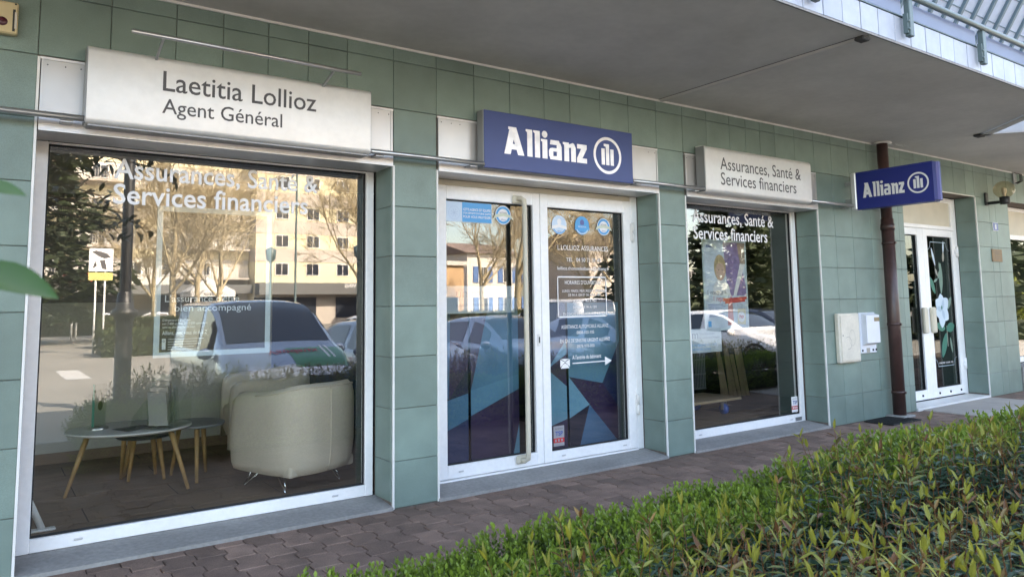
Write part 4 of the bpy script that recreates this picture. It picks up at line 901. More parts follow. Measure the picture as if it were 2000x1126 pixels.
# trolley with a blue wheel, planks and a leaning panel in the narrower window
TR = thing('trolley', 'low wooden trolley on blue wheels inside the narrower window', 'trolley', (6.75, 1.30, ZF))
mb = MB(); mb.box(-.35, .58, -.28, .30, .155, .185, b=.004); mb.build('deck', mat('pale_wood', (.42, .30, .18), .6, noise=(9, .15, 4)), TR); bw = mat('blue_wheel', (.01, .10, .42), .4)
for x in (-.27, .35):
    for y in (-.2, .22): mb = MB(); mb.tube([(x-.018, y, .06), (x+.018, y, .06)], [.06, .06], n=20); mb.build('wheel', bw, TR); part('fork', M['galv'], TR, (x-.03, x-.022, y-.02, y+.02, .05, .155), (x+.022, x+.03, y-.02, y+.02, .05, .155))
PK = thing('plank_stack', 'bundle of pale planks leaning inside the narrower window', 'planks', (8.30, 1.85, ZF))
for i in range(7): mb = MB(); T = Matrix.Translation((-.28+i*.085, 0, .03)) @ Matrix.Rotation(R(-12), 4, 'X') @ Matrix.Rotation(R(random.uniform(-4, 10)), 4, 'Y'); mb.box(-.028, .028, 0, .02, 0, .62+random.uniform(-.1, .06), T=T); mb.build('plank', MATS['pale_wood'], PK)
GP = thing('mesh_panel', 'grey perforated panel leaning inside the narrower window', 'panel', (7.05, 1.75, ZF)); gm = M['galv']
mb = MB()
for i in range(36): mb.box(-.55+i*.03, -.538+i*.03, 0, .006, .2, .95)
for k in range(5): mb.box(-.56, .53, .0065, .012, .2+k*.18, .215+k*.18)
mb.build('slats', mat('panel_grey', (.16, .165, .17), .6), GP, )

# ================================================================== hedges along the pavement
def leaf_geo(mb, base, d, up, ln, wd, c, droop=.25, m=None):
    d = d.normalized(); s_ = d.cross(up)
    s_ = s_.normalized() if s_.length > 1e-4 else d.orthogonal().normalized()
    nrm = s_.cross(d)
    p1 = base+d*ln*.32-nrm*ln*.02; p2 = base+d*ln*.68-nrm*ln*droop*.25; tip = base+d*ln-nrm*ln*droop*.6; fold = nrm*wd*.18
    vs = [base, p1+s_*wd*.46+fold, p1, p1-s_*wd*.46+fold, p2+s_*wd*.36+fold, p2, p2-s_*wd*.36+fold, tip]
    mb.add(vs, [(0, 2, 1), (0, 3, 2), (1, 2, 5, 4), (2, 3, 6, 5), (4, 5, 7), (5, 6, 7)], m, c)
def lerp(a, b, t): return tuple(a[i]+(b[i]-a[i])*t for i in range(3))
def tall_shoot(rng, h=.42):
    mb = MB(); top = Vector((rng.uniform(-.05, .05), rng.uniform(-.05, .05), h)); n = 13
    pts = [Vector((0, 0, 0)), top*.5+Vector((rng.uniform(-.012, .012), rng.uniform(-.012, .012), 0)), top]
    def at(t): return pts[0].lerp(pts[1], t*2) if t < .5 else pts[1].lerp(pts[2], t*2-1)
    mb.tube([at(0), at(.5), at(.98)], [.0028, .0022, .0012], M['hedge_leaf'], n=4, cap=False, c=(.20, .085, .035))
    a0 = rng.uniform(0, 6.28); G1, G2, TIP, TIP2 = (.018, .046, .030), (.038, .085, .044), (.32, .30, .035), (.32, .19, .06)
    warm = rng.random() < .25
    for i in range(n):
        t = .12+.86*i/(n-1); a = a0+i*1.571+rng.uniform(-.2, .2); q = max(0, (t-.76)/.24)
        el = R(8+rng.uniform(-20, 18)+52*q**1.3)
        for sgn in (0, math.pi):
            d = Vector((math.cos(a+sgn)*math.cos(el), math.sin(a+sgn)*math.cos(el), math.sin(el)))
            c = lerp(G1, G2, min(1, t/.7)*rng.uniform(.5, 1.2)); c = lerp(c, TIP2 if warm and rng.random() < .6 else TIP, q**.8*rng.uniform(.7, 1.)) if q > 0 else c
            ln = (.080 if t < .75 else .066)*rng.uniform(.55, 1.28)*(1-.22*q)
            if rng.random() < .035: c = (.16, .075, .03)
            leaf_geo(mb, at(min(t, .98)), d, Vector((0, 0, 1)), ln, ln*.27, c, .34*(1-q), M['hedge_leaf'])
    return mb
def box_sprig(rng):
    mb = MB(); h = .10; n = 9; top = Vector((rng.uniform(-.03, .03), rng.uniform(-.03, .03), h)); a0 = rng.uniform(0, 6)
    for i in range(n):
        t = i/(n-1); a = a0+i*1.571; el = R(25+45*t+rng.uniform(-15, 15))
        for sgn in (0, math.pi):
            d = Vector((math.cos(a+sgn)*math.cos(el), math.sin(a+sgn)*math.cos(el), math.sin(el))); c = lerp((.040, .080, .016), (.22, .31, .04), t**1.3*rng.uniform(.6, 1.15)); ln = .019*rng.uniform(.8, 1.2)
            b = top*t; s_ = d.cross(Vector((0, 0, 1))).normalized()*ln*.26; mid = b+d*ln*.55
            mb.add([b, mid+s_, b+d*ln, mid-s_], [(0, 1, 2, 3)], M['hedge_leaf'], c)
    return mb
rng = random.Random(5)
def screen(p):
    d = Vector(p)-EYEP; dep = d.dot(FW); return (1000+FPX*d.dot(RT)/dep, CYP-FPX*d.dot(UP)/dep, dep) if dep > .2 else (-9999, -9999, dep)
TH = thing('leafy_hedge', 'tall leafy hedge with yellow green young shoots in front of the shop', 'hedge', (4, -3.4, -.03))
variants = [tall_shoot(rng, .40+.03*i) for i in range(7)]; vme = [v.mesh('shoot', M['hedge_leaf']) for v in variants]
cand = []
def hedge_front(x): return -2.50+.10*math.sin(x*2.1)+.06*math.sin(x*5.3+1)+(.10 if x < 2.2 else 0)-max(0, 1.95-x)*.75
y = -4.02
while y < -2.3:
    x = 1.12
    while x < 11.:
        px_, py_ = x+rng.uniform(-.05, .05), y+rng.uniform(-.05, .05); x += .092 if px_ < 5 else .10
        if py_ > hedge_front(px_): continue
        edge = min(1, (hedge_front(px_)-py_)/.22, (py_+4.06)/.12); lx = min(1, (px_-1.05)/.3)
        top = .36+.30*max(0, min(edge, lx))**.5+.05*math.sin(px_*1.7+py_*2)+rng.uniform(-.10, .07)
        cand.append((px_, py_, top))
    y += .092
seen = []
for (a, b, top) in cand:
    u, v, dep = screen((a, b, top)); seen.append((dep if -40 < u < 2040 and v < 1200 else 99+dep, a, b, top))
seen.sort()
stuff = MB(); rnd = random.Random(3)
def place(mbd, src, M4, shade=1.):
    vs = [M4 @ Vector(v) for v in src.v]; o = len(mbd.v); mbd.v += [tuple(v) for v in vs]
    for f, c in zip(src.f, src.c): mbd.f.append(tuple(i+o for i in f)); mbd.m.append(0); mbd.c.append(c); mbd.sm.append(False)
for k, (dep, a, b, top) in enumerate(seen):
    i = rnd.randrange(7); s_ = rnd.uniform(.88, 1.12); hh = (.40+.03*i)*s_; eu = (rnd.uniform(-.36, .36), rnd.uniform(-.36, .36), rnd.uniform(0, 6.28))
    if k < 280 and dep < 90:
        o = bpy.data.objects.new('shoot', vme[i]); col.objects.link(o); o.parent = TH; o.location = (a-4, b+3.4, top-hh+.03); o.rotation_euler = eu; o.scale = (s_,)*3
    else:
        from mathutils import Euler
        place(stuff, variants[i], Matrix.Translation((a-4, b+3.4, top-hh+.03)) @ Euler(eu).to_matrix().to_4x4() @ Matrix.Scale(s_, 4))
stuff.mats = [M['hedge_leaf']]
tag(stuff.build('foliage', None, TH), kind='stuff')
st_ = MB()
for k in range(260):
    a, b = rnd.uniform(1.0, 7.), rnd.uniform(-4.0, -2.8); st_.tube([(a-4, b+3.4, 0), (a-4+rnd.uniform(-.1, .1), b+3.4+rnd.uniform(-.1, .1), .45)], [.006, .003], n=4, cap=False)
tag(st_.build('stems', M['twig'], TH), kind='stuff')
BX = thing('box_hedge', 'low clipped box hedge with small bright leaves along the pavers', 'hedge', (4, -2.4, -.03))
sprigs = [box_sprig(rng) for _ in range(6)]; bx = MB(); bx.mats = [M['hedge_leaf']]
def box_top(x, y):
    e = 1. if y < -2.5 else min(1, (-2.0-y+.05*math.sin(x*4.3)+.03*math.sin(x*9.1))/.14)
    return .20+.20*max(0, e)**.6+.025*math.sin(x*3.1)+.02*math.sin(x*7.7+y*9)
x = .74
while x < 11:
    st = .024 if x < 3.5 else (.032 if x < 6 else .045); y = -3.35 if x < 1.9 else -2.7
    while y < -2.0+.05*math.sin(x*4.3)+.03*math.sin(x*9.1):
        a, b = x+rnd.uniform(-st, st)*.6, y+rnd.uniform(-st, st)*.6; y += st
        if a < 1.1+.4*max(0, -2.35-b) and rnd.random() < .0: continue
        lx = max(0, min(1, (a-.70)/.2)); z = .06+(box_top(a, b)-.06)*lx**.5
        front = b > -2.13; tilt = R(-55)*max(0, min(1, (b+2.15)/.12)); s_ = rnd.uniform(.8, 1.3)*(1. if x < 3.5 else 1.35)
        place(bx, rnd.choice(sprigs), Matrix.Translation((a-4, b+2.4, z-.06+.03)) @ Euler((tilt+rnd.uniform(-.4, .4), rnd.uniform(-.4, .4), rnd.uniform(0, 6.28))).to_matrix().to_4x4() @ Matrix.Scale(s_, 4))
        if front:
            for zz in (.66, .33): place(bx, rnd.choice(sprigs), Matrix.Translation((a-4, b+2.4+rnd.uniform(0, .03), z*zz)) @ Euler((R(-75)+rnd.uniform(-.4, .4), rnd.uniform(-.4, .4), rnd.uniform(0, 6.28))).to_matrix().to_4x4() @ Matrix.Scale(s_, 4))
    x += st
tag(bx.build('foliage', None, BX), kind='stuff')
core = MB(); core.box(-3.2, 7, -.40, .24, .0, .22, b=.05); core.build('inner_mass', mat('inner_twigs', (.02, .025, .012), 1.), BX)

# ================================================================== the magnolia by the camera, a leaf of it in front of the lens
def big_leaf(mb, base, d, up, ln, wd, m): 
    d = d.normalized(); s_ = d.cross(up).normalized(); nrm = s_.cross(d); n = 7; L, C, Rr_ = [], [], []
    for i in range(n+1):
        t = i/n; w_ = wd/2*max(.02, math.sin(math.pi*t**.85))**.8; p = base+d*ln*t-nrm*ln*.18*t*t; C.append(p); L.append(p+s_*w_+nrm*w_*.25); Rr_.append(p-s_*w_+nrm*w_*.25)
    vs = L+C+Rr_; k = n+1
    mb.add(vs, [(i, i+1, k+i+1, k+i) for i in range(n)]+[(k+i, k+i+1, 2*k+i+1, 2*k+i) for i in range(n)], m, smooth=True)
MGN = thing('magnolia_tree', 'evergreen magnolia tree with large dark leaves standing at the street edge', 'tree', (-1.35, -5.9, ZS))
mb = MB(); mb.tube([(0, 0, 0), (.05, .03, 1.2), (0, .05, 2.6), (.1, 0, 4.2)], [.11, .09, .07, .03], n=10); mb.build('trunk', M['bark'], MGN)
cr = MB(); br = MB(); r3 = random.Random(8)
for k in range(46):
    a = r3.uniform(-1.0, 1.9) if k < 34 else r3.uniform(0, 6.28); z0 = r3.uniform(2.2, 3.6); ln = r3.uniform(1.0, 2.75); e = Vector((math.cos(a)*ln, math.sin(a)*ln*.8, z0+.33*r3.uniform(.2, 2.4)))
    if e.z < 2.75: e.z = 2.75+r3.random()*.4
    br.tube([(0, 0, z0-.5), (e.x*.5, e.y*.5, (z0-.5+e.z)/2+.15), e], [.03, .018, .007], n=5, cap=False)
    for j in range(18):
        t = r3.uniform(.45, 1.02); b = Vector((e.x*t, e.y*t, (z0-.5)*(1-t)+e.z*t+.1)); d = Vector((r3.uniform(-1, 1), r3.uniform(-1, 1), r3.uniform(-.5, .9)))
        big_leaf(cr, b, d, Vector((.2*r3.random(), .1, 1)), r3.uniform(.12, .19), r3.uniform(.055, .075), M['magnolia'])
for (u, v, yy_) in ((255, 435, -5.2), (285, 455, -5.15), (235, 460, -5.4), (120, 325, -5.3), (190, 330, -5.2), (250, 330, -5.3), (300, 322, -5.5), (95, 400, -5.4), (150, 300, -5.1), (210, 400, -5.3), (90, 340, -5.0), (330, 350, -5.6), (130, 370, -5.5), (90, 300, -5.6), (170, 360, -5.6)):
    e = mirY(u, v, yy_)-Vector((-1.35, -5.9, ZS)); br.tube([(0, 0, 2.4), (e.x*.5, e.y*.5, e.z+.45), e+Vector((-.1, 0, .12)), e], [.03, .018, .008, .005], n=5, cap=False)
    for j in range(11):
        b = e+Vector((r3.uniform(-.28, .1), r3.uniform(-.15, .15), r3.uniform(-.04, .2))); d = Vector((r3.uniform(-1, 1), r3.uniform(-1, 1), r3.uniform(-.9, .5))); big_leaf(cr, b, d, Vector((.2*r3.random(), .1, 1)), r3.uniform(.12, .18), r3.uniform(.05, .07), M['magnolia'])
br.build('branches', M['bark'], MGN); cr.build('crown', None, MGN)
low = MB(); base = Vector((1.35, 1.17, 1.70-0))        # low twig reaching past the camera
p_leaf = EYEP+ray(-75, 525)*.62; tip = EYEP+ray(108, 556)*.62; o0 = Vector((-1.35, -5.9, ZS))
tw = MB(); tw.tube([(.05, .03, 1.3), (.6, 1.0, 1.75), (p_leaf-o0)+Vector((-.25, -.02, .02)), (p_leaf-o0)], [.02, .012, .005, .003], n=6); tw.build('twig', M['bark'], MGN)
big_leaf(low, p_leaf-o0, tip-p_leaf, Vector((-.25, -.55, .8)), (tip-p_leaf).length, .036, M['nearleaf'])
p2 = EYEP+ray(-60, 362)*.66; t2 = EYEP+ray(46, 366)*.66; big_leaf(low, p2-o0, t2-p2, Vector((-.3, -.5, .8)), (t2-p2).length, .022, M['nearleaf'])
for k in range(7): big_leaf(low, p_leaf-o0+Vector((-.10-.05*k, -.02*k, .01)), Vector((-.6, r3.uniform(-.6, .6), r3.uniform(-.2, .8))), Vector((0, 0, 1)), .10, .04, M['nearleaf'])
tw2 = MB(); tw2.tube([(p_leaf-o0)+Vector((-.25, -.02, .02)), (p2-o0)], [.004, .002], n=5); tw2.build('twig', M['bark'], MGN)
low.build('near_leaves', None, MGN)

# ================================================================== vehicles (seen in the glass)
def interp(pts, x):
    if x <= pts[0][0]: return pts[0][1]
    for (a, b), (c, d) in zip(pts, pts[1:]):
        if x <= c: t = (x-a)/(c-a); return b+(d-b)*t
    return pts[-1][1]
def smooth_pts(pts, x, w_=.09): return sum(interp(pts, x+k*w_) for k in (-1, -.5, 0, .5, 1))/5
def make_car(name, label, cat, paint, L, Wd, top, belt, ws, rw, side, group, roof_in=.76, panel=None):
    t = thing(name, label, cat, (0, 0, ZS), 0, group); hw = Wd/2
    ds = sorted(set([0, .03, .08, .16]+[L*i/40 for i in range(1, 40)]+[L-.16, L-.08, L-.03, L])); zr = max(p[1] for p in top); rings = []
    for d in ds:
        e = min(1, d/.55, (L-d)/.45); w_ = hw*(.80+.20*math.sin(max(0, min(1, e))*math.pi/2)); zt = smooth_pts(top, d); zb = min(interp(belt, d), zt-.03)
        c = max(0, min(1, (zt-zb)/(zr-zb))); wr = w_*(.93*(1-c)+roof_in*c); zl = .22+.10*(1-min(1, d/.3, (L-d)/.3))
        zm = min(.55, zb-.05)
        rings.append([(w_*.84, zl), (w_*.965, zl+.12), (w_, zm), (w_*.99, zb-.05), (w_*.955, zb), (w_*.945, zb+(zt-zb)*.04), (wr, zt-.10*c-.01), (wr*.91, zt-.045*c-.004), (wr*.5, zt-.008*c), (0, zt)])
    k = 10; NS = len(ds)
    def V(i, j, s_=1): p = rings[i][j]; return (L/2-ds[i], p[0]*s_, p[1])
    mb = MB(); vs = []
    for i in range(NS): vs += [V(i, j, 1) for j in range(k)]+[V(i, j, -1) for j in range(k-2, -1, -1)]
    n = 2*k-1; mb.add(vs, [(i*n+j, i*n+j+1, (i+1)*n+j+1, (i+1)*n+j) for i in range(NS-1) for j in range(n-1)]+[tuple(range(n)), tuple((NS-1)*n+j for j in range(n))], smooth=True)
    body = mb.build('body', paint, t, fixn=True)
    def patch(nm, d0, d1, j0, j1, sides, m, off=.006):
        for s_ in sides:
            q = MB(); ii = [i for i in range(NS-1) if ds[i] >= d0-1e-6 and ds[i+1] <= d1+1e-6]
            if not ii: return
            if s_ == 0:      # across the whole width
                js = [(j, 1) for j in range(j0, k)]+[(j, -1) for j in range(k-2, j0-1, -1)]
            else: js = [(j, s_) for j in range(j0, j1+1)]
            vv = []
            for i in ii+[ii[-1]+1]:
                for (j, sg) in js:
                    p = Vector(V(i, j, sg)); o_ = Vector((0, sg*.8 if j < 7 else sg*.15, .35 if j < 7 else .95)); 
                    if j >= 6 and s_ == 0: o_.x = .7 if d0 < L/2 else -.7
                    vv.append(p+o_.normalized()*off)
            m_ = len(js); q.add(vv, [(a*m_+b, a*m_+b+1, (a+1)*m_+b+1, (a+1)*m_+b) for a in range(len(ii)) for b in range(m_-1)], smooth=True); q.build(nm, m, t)
    patch('windscreen', ws[0], ws[1], 7, 9, (0,), M['car_glass']); patch('rear_window', rw[0], rw[1], 7, 9, (0,), M['car_glass'])
    for (a, b) in side: patch('side_window', a, b, 5, 6, (1, -1), M['car_glass'])
    if panel: panel(patch, t, V, ds)
    for d in (.78*1.0, L-.85):
        for s_ in (1, -1):
            T = Matrix.Translation((L/2-d, s_*(hw-.10), .31)) @ Matrix.Rotation(R(90), 4, 'X'); w0 = MB(); w0.lathe([(.19, -.10), (.28, -.11), (.31, -.08), (.31, .08), (.28, .11), (.19, .10)], n=28, T=T); wh = w0.build('wheel', M['tyre'], t)
            w1 = MB(); w1.lathe([(.0001, .09), (.06, .095), (.19, .07), (.2, .1), (.0001, .1), (.19, -.1), (.0001, -.1)], n=20, T=T); w1.build('rim', M['galv'], wh)
            ar = MB(); ar.lathe([(.31, .0), (.375, .0)], n=28, T=Matrix.Translation((L/2-d, s_*(hw+.004), .33)) @ Matrix.Rotation(R(90), 4, 'X')); ar.build('wheel_arch', M['rubber'], t)
    for s_ in (1, -1):
        q = MB(); q.lathe([(.0001, -.05), (.06, -.035), (.085, 0), (.06, .035), (.0001, .05)], n=14, T=Matrix.Translation((L/2-ws[0]-.28, s_*(hw+.075), interp(belt, ws[0]+.2)+.03)) @ Matrix.Diagonal((.8, 1.4, 1.7, 1))); q.build('wing_mirror', paint, t)
        q = MB(); q.lathe([(.0001, -.5), (.7, -.35), (1, 0), (.7, .35), (.0001, .5)], n=14, T=Matrix.Translation((L/2-.20, s_*hw*.72, interp(top, .1)-.10)) @ Matrix.Rotation(R(90), 4, 'Y') @ Matrix.Diagonal((.085, .19, .22, 1))); q.build('headlight', M['lens'], t)
        q = MB(); q.box(-.04, .06, -.10, .10, -.09, .09, b=.03, T=Matrix.Translation((-L/2+.05, s_*hw*.76, interp(belt, L)-.06))); q.build('tail_light', M['red'], t)
    q = MB(); q.box(L/2-.03, L/2+.012, -.26, .26, .36, .47, b=.005); q.build('licence_plate', M['letterwhite'], t); q = MB(); q.box(L/2-.06, L/2+.006, -.45, .45, .50, .60, b=.02); q.build('grille', M['rubber'], t)
    q = MB(); q.box(-L/2+.25, L/2-.25, -hw*.86, hw*.86, .16, .24); q.build('underside', M['rubber'], t)
    return t
def park(t, x, y): t.location = (x, y, ZS); t.rotation_euler = (0, 0, math.pi/2); return t
hatch_top = [(0, .60), (.08, .72), (.3, .84), (1.0, .97), (1.12, 1.0), (1.85, 1.40), (2.3, 1.475), (3.2, 1.44), (3.62, 1.32), (3.95, .95), (4.05, .62)]
hatch_belt = [(0, .60), (1.0, .90), (3.6, .98), (4.05, .80)]
van_top = [(0, .66), (.06, .86), (.25, .98), (.70, 1.12), (.80, 1.15), (1.5, 1.66), (1.95, 1.82), (4.1, 1.83), (4.28, 1.65), (4.35, .7)]
van_belt = [(0, .70), (.7, 1.02), (4.35, 1.05)]
def van_panel(patch, t, V, ds):
    patch('green_panel', .10, .74, 5, 9, (-1,), M['van_green'], .005); patch('green_panel', .0, .74, 2, 4, (-1,), M['van_green'], .005)
    mb = MB(); vs, fs = text_mesh('Vaudaux', .01); a, b = min(v.x for v in vs), max(v.x for v in vs); L = 4.35; pts = []
    for v in vs:
        yy_ = .30-(v.x-a)/(b-a)*.75; d = .56-v.y/CAPH*.15; pts.append((L/2-d, yy_, smooth_pts(van_top, d)+.012))
    mb.add(pts, [tuple(f) for f in fs], M['red']); mb.build('lettering', None, t)
    st = MB()
    for y0 in (-.52, -.60): st.add([(L/2-d, y_, smooth_pts(van_top, d)+.013-.02*abs(y_)) for d in (.12, .3, .5, .72) for y_ in (y0, y0-.035)], [(2*i, 2*i+1, 2*i+3, 2*i+2) for i in range(3)], M['letterwhite'])
    st.build('hood_stripe', None, t)
van = park(make_car('delivery_van', 'silver grey delivery van with a green striped hood facing the shop', 'van', M['car_silver'], 4.35, 1.84, van_top, van_belt, (.80, 1.85), (4.12, 4.3), ((1.18, 2.0), (2.15, 3.2)), 'vehicles parked facing the shop', roof_in=.82, panel=van_panel), 3.60, -7.05)
grey = park(make_car('hatchback_car', 'grey hatchback parked next to the striped van', 'car', M['car_grey'], 4.05, 1.74, hatch_top, hatch_belt, (1.12, 2.1), (3.3, 3.85), ((1.5, 2.3), (2.42, 3.25)), 'vehicles parked facing the shop'), 6.15, -7.15)
def clone(src, label, x, y, paint, rz=math.pi/2):
    c = copy_tree(src); c['label'] = label; c.location = (x, y, ZS); c.rotation_euler = (0, 0, rz)
    for ch in c.children:
        if ch.name.startswith(('body', 'wing_mirror')):
            ch.data = ch.data.copy(); ch.data.materials[0] = paint
    return c
clone(grey, 'pale silver hatchback parked in front of the entrance door', 8.62, -7.05, M['car_silver'])
clone(grey, 'silver hatchback parked between the pale silver one and the white car', 11.35, -6.75, M['car_silver'])
white = clone(grey, 'white car with a sunlit hood parked opposite the narrower window', 15.55, -7.0, M['car_white'])
clone(grey, 'dark blue car parked next to the white car', 18.2, -7.8, M['car_dark'])
clone(grey, 'white car in the second row behind the grey hatchback', 9.0, -14.5, M['car_white'], -math.pi/2)
wv = copy_tree(van); wv['label'] = 'plain white van in the second row behind the silver hatchback'; wv.location = (15.6, -14.2, ZS); wv.rotation_euler = (0, 0, -math.pi/2)
for ch in list(wv.children):
    if ch.name.startswith(('green_panel', 'lettering', 'hood_stripe')): bpy.data.objects.remove(ch)
    elif ch.name.startswith(('body', 'wing_mirror')): ch.data = ch.data.copy(); ch.data.materials[0] = M['car_white']
for i, (u, lab) in enumerate(((82, 'white car far across the street below the cedar'), (212, 'white car far across the street behind the lamp post'), (290, 'white car far across the street by the tent'))):
    p = mirY(u, 605, -58); clone(grey, lab, p.x, -58, M['car_white'], R((180, 0, 180)[i]))

# ================================================================== trees across the street
def bare_tree(seed, H=11., depth=6, spread=.62, trunk=.22):
    rg = random.Random(seed); tr = MB(); br = MB()
    def grow(p, d, ln, r, lev):
        e = p+d*ln; mid = p.lerp(e, .5)+Vector((rg.uniform(-1, 1), rg.uniform(-1, 1), 0))*ln*.06
        (tr if lev < 1 else br).tube([p, mid, e], [r, r*.86, r*.70], n=8 if lev < 2 else (4 if lev < 4 else 3), cap=False)
        if lev >= depth: return
        kids = (4, 3, 3, 4, 4, 4)[min(lev, 5)]
        for i in range(kids):
            a = rg.uniform(0, 6.28); s_ = spread*rg.uniform(.6, 1.35); ax = d.orthogonal().normalized(); ax = Matrix.Rotation(a, 3, d) @ ax
            nd = (d*math.cos(s_)+ax*math.sin(s_)); nd.z += .12; nd.normalize(); f = rg.uniform(.55, 1.)
            grow(p.lerp(e, f), nd, ln*rg.uniform(.55, .82), max(.011, r*.70*rg.uniform(.42, .66)), lev+1)
        grow(e, (d+Vector((rg.uniform(-.2, .2), rg.uniform(-.2, .2), .1))).normalized(), ln*.75, max(.011, r*.62), lev+1)
    grow(Vector((0, 0, 0)), Vector((0, 0, 1)), H*.27, trunk, 0)
    return tr, br
protos = []
for s_ in (3, 21, 34):
    tr, br = bare_tree(s_, 12., 5, .74, .17); protos.append((tr.mesh('trunk', M['birch']), br.mesh('branches', M['birch'])))
def plant_tree(label, x, y, k, sc_=1., rz=0.):
    t = thing('bare_tree', label, 'tree', (x, y, ZS), rz, 'bare trees across the street'); t.scale = (sc_,)*3
    for nm, me in zip(('trunk', 'crown'), protos[k]): o = bpy.data.objects.new(nm, me); col.objects.link(o); o.parent = t
    return t
for (u, y, k, sc_, lab) in ((336, -34, 0, 1.15, 'bare tree with pale sunlit bark behind the parked van'), (385, -42, 2, 1.1, 'bare tree standing behind the white tent'), (431, -36, 1, 1.05, 'bare tree between the white tent and the yellow building'), (300, -46, 1, 1.1, 'bare tree next to the cedar across the street'), (712, -26, 2, .95, 'bare tree in front of the yellow apartment building'), (1012, -22, 0, 1.05, 'bare tree opposite the entrance door'), (1148, -24, 1, 1.0, 'bare tree opposite the lettered door leaf'), (940, -34, 2, 1.0, 'bare tree in front of the brown house'), (1215, -30, 0, 1.0, 'bare tree at the far end of the row')):
    p = mirY(u, 560, y); plant_tree(lab, p.x, y, k, sc_, rnd.uniform(0, 6.28))
def evergreen(label, x, y, H, rad, n, seed, m, cat='tree', group=None, low=.12, leaf=.35):
    rg = random.Random(seed); t = thing('evergreen_tree', label, cat, (x, y, ZS), 0, group)
    mb = MB(); mb.tube([(0, 0, 0), (.1, 0, H*.5), (0, 0, H*.96)], [rad*.07, rad*.05, .03], n=8); mb.build('trunk', M['bark'], t)
    c = MB()
    for k in range(n):
        h = low+(1-low)*rg.random()**1.2; a = rg.uniform(0, 6.28); lay = .75+.25*math.sin(h*26); r_ = rad*(1-h)**.62*rg.uniform(.25, 1.)*lay+.1; p = Vector((math.cos(a)*r_, math.sin(a)*r_, h*H-r_*.12))
        d = Vector((math.cos(a)+rg.uniform(-.7, .7), math.sin(a)+rg.uniform(-.7, .7), rg.uniform(-.5, .35))).normalized(); ln = leaf*rg.uniform(.6, 1.5); s_ = d.orthogonal().normalized(); s_ = Matrix.Rotation(rg.uniform(0, 3), 3, d) @ s_
        c.add([p, p+d*ln*.4+s_*ln*.22, p+d*ln, p+d*ln*.45-s_*ln*.2], [(0, 1, 2, 3)], m)
    c.build('crown', None, t); return t
p = mirY(120, 560, -40); evergreen('large cedar with layered olive green boughs across the street', p.x-1.5, -40, 13, 6.2, 9000, 3, M['conifer'], leaf=.5)
for i, (x, y, H, rad, lab) in enumerate(((24., -13.5, 7.5, 3.4, 'broad dark evergreen behind the white car'), (30.5, -15, 8.5, 3.8, 'dark evergreen past the dark blue car'), (27.5, -22., 7, 3.0, 'dark evergreen behind the second parking row'), (37, -18, 8, 4, 'dark evergreen at the end of the car park'), (33.5, -9.5, 6.5, 3.2, 'dark evergreen close to the kerb past the car park'), (42, -11.5, 8, 3.8, 'tall dark evergreen standing farthest along the street'))):
    evergreen(lab, x, y, H, rad, 5200, 40+i, M['conifer'], group='dark evergreens of the car park', low=.02, leaf=.45)
p = mirY(1990, 600, -9); BSH = evergreen('sunlit yellow green bush by the car park', p.x, -9.5, 2.6, 1.9, 3000, 77, mat('bush_leaf', (.16, .19, .03), .6, trans=.2), 'bush', low=.02, leaf=.22)
# clipped hedges
def clipped(label, x0, x1, y0, y1, h, n, seed, m=None):
    rg = random.Random(seed); m = m or M['farhedge']; t = thing('clipped_hedge', label, 'hedge', ((x0+x1)/2, (y0+y1)/2, ZS), 0, 'clipped hedges across the street')
    cx, cyy = (x0+x1)/2, (y0+y1)/2; mb = MB(); mb.box(x0-cx+.12, x1-cx-.12, y0-cyy+.12, y1-cyy-.12, 0, h-.12); mb.build('inner_mass', M['soil'], t); c = MB()
    for k in range(n):
        f = rg.random(); 
        if f < .5: p = Vector((rg.uniform(x0, x1)-cx, rg.uniform(y0, y1)-cyy, h*rg.uniform(.94, 1.03)))
        else: p = Vector((rg.uniform(x0, x1)-cx, (y1 if f < .9 else y0)-cyy+rg.uniform(-.08, .05), rg.uniform(.02, h)))
        d = Vector((rg.uniform(-1, 1), rg.uniform(-1, 1), rg.uniform(-.2, 1))).normalized(); ln = rg.uniform(.10, .22); s_ = d.orthogonal().normalized(); c.add([p-d*ln*.3, p+s_*ln*.3, p+d*ln, p-s_*ln*.3], [(0, 1, 2, 3)], m)
    o = c.build('foliage', None, t); o['kind'] = 'stuff'
p0, p1 = mirY(192, 690, -26).x, mirY(318, 690, -26).x; clipped('low sunlit clipped hedge on the traffic island', p0, p1+2, -27.5, -25.0, .85, 5000, 1)
clipped('taller clipped hedge behind the one on the traffic island', p0+.6, p1+3, -33.5, -32, 1.25, 4200, 2)
clipped('long clipped hedge in front of the parked cars across the street', -14, 7.8, -53.5, -52, 1.25, 9000, 4)
clipped('clipped hedge at the edge of the second parking row', 12.5, 26, -21, -19.8, 1.3, 8000, 5)
# road markings
rm = MB()
for i in range(6): rm.add([(-4+i*1.15, -19.5, ZS+.004), (-3.45+i*1.15, -19.5, ZS+.004), (-3.45+i*1.15, -16.2, ZS+.004), (-4+i*1.15, -16.2, ZS+.004)], [(0, 1, 2, 3)])
rm.add([(-40, -39.4, ZS+.004), (12, -37.9, ZS+.004), (12, -37.75, ZS+.004), (-40, -39.25, ZS+.004)], [(0, 1, 2, 3)])
for i in range(8): rm.add([(2.3+i*2.55, -9.6, ZS+.004), (2.4+i*2.55, -9.6, ZS+.004), (2.4+i*2.55, -4.8, ZS+.004), (2.3+i*2.55, -4.8, ZS+.004)], [(0, 1, 2, 3)])
tag(rm.build('road_markings', M['paint']), 'white painted road markings', None, kind='structure')
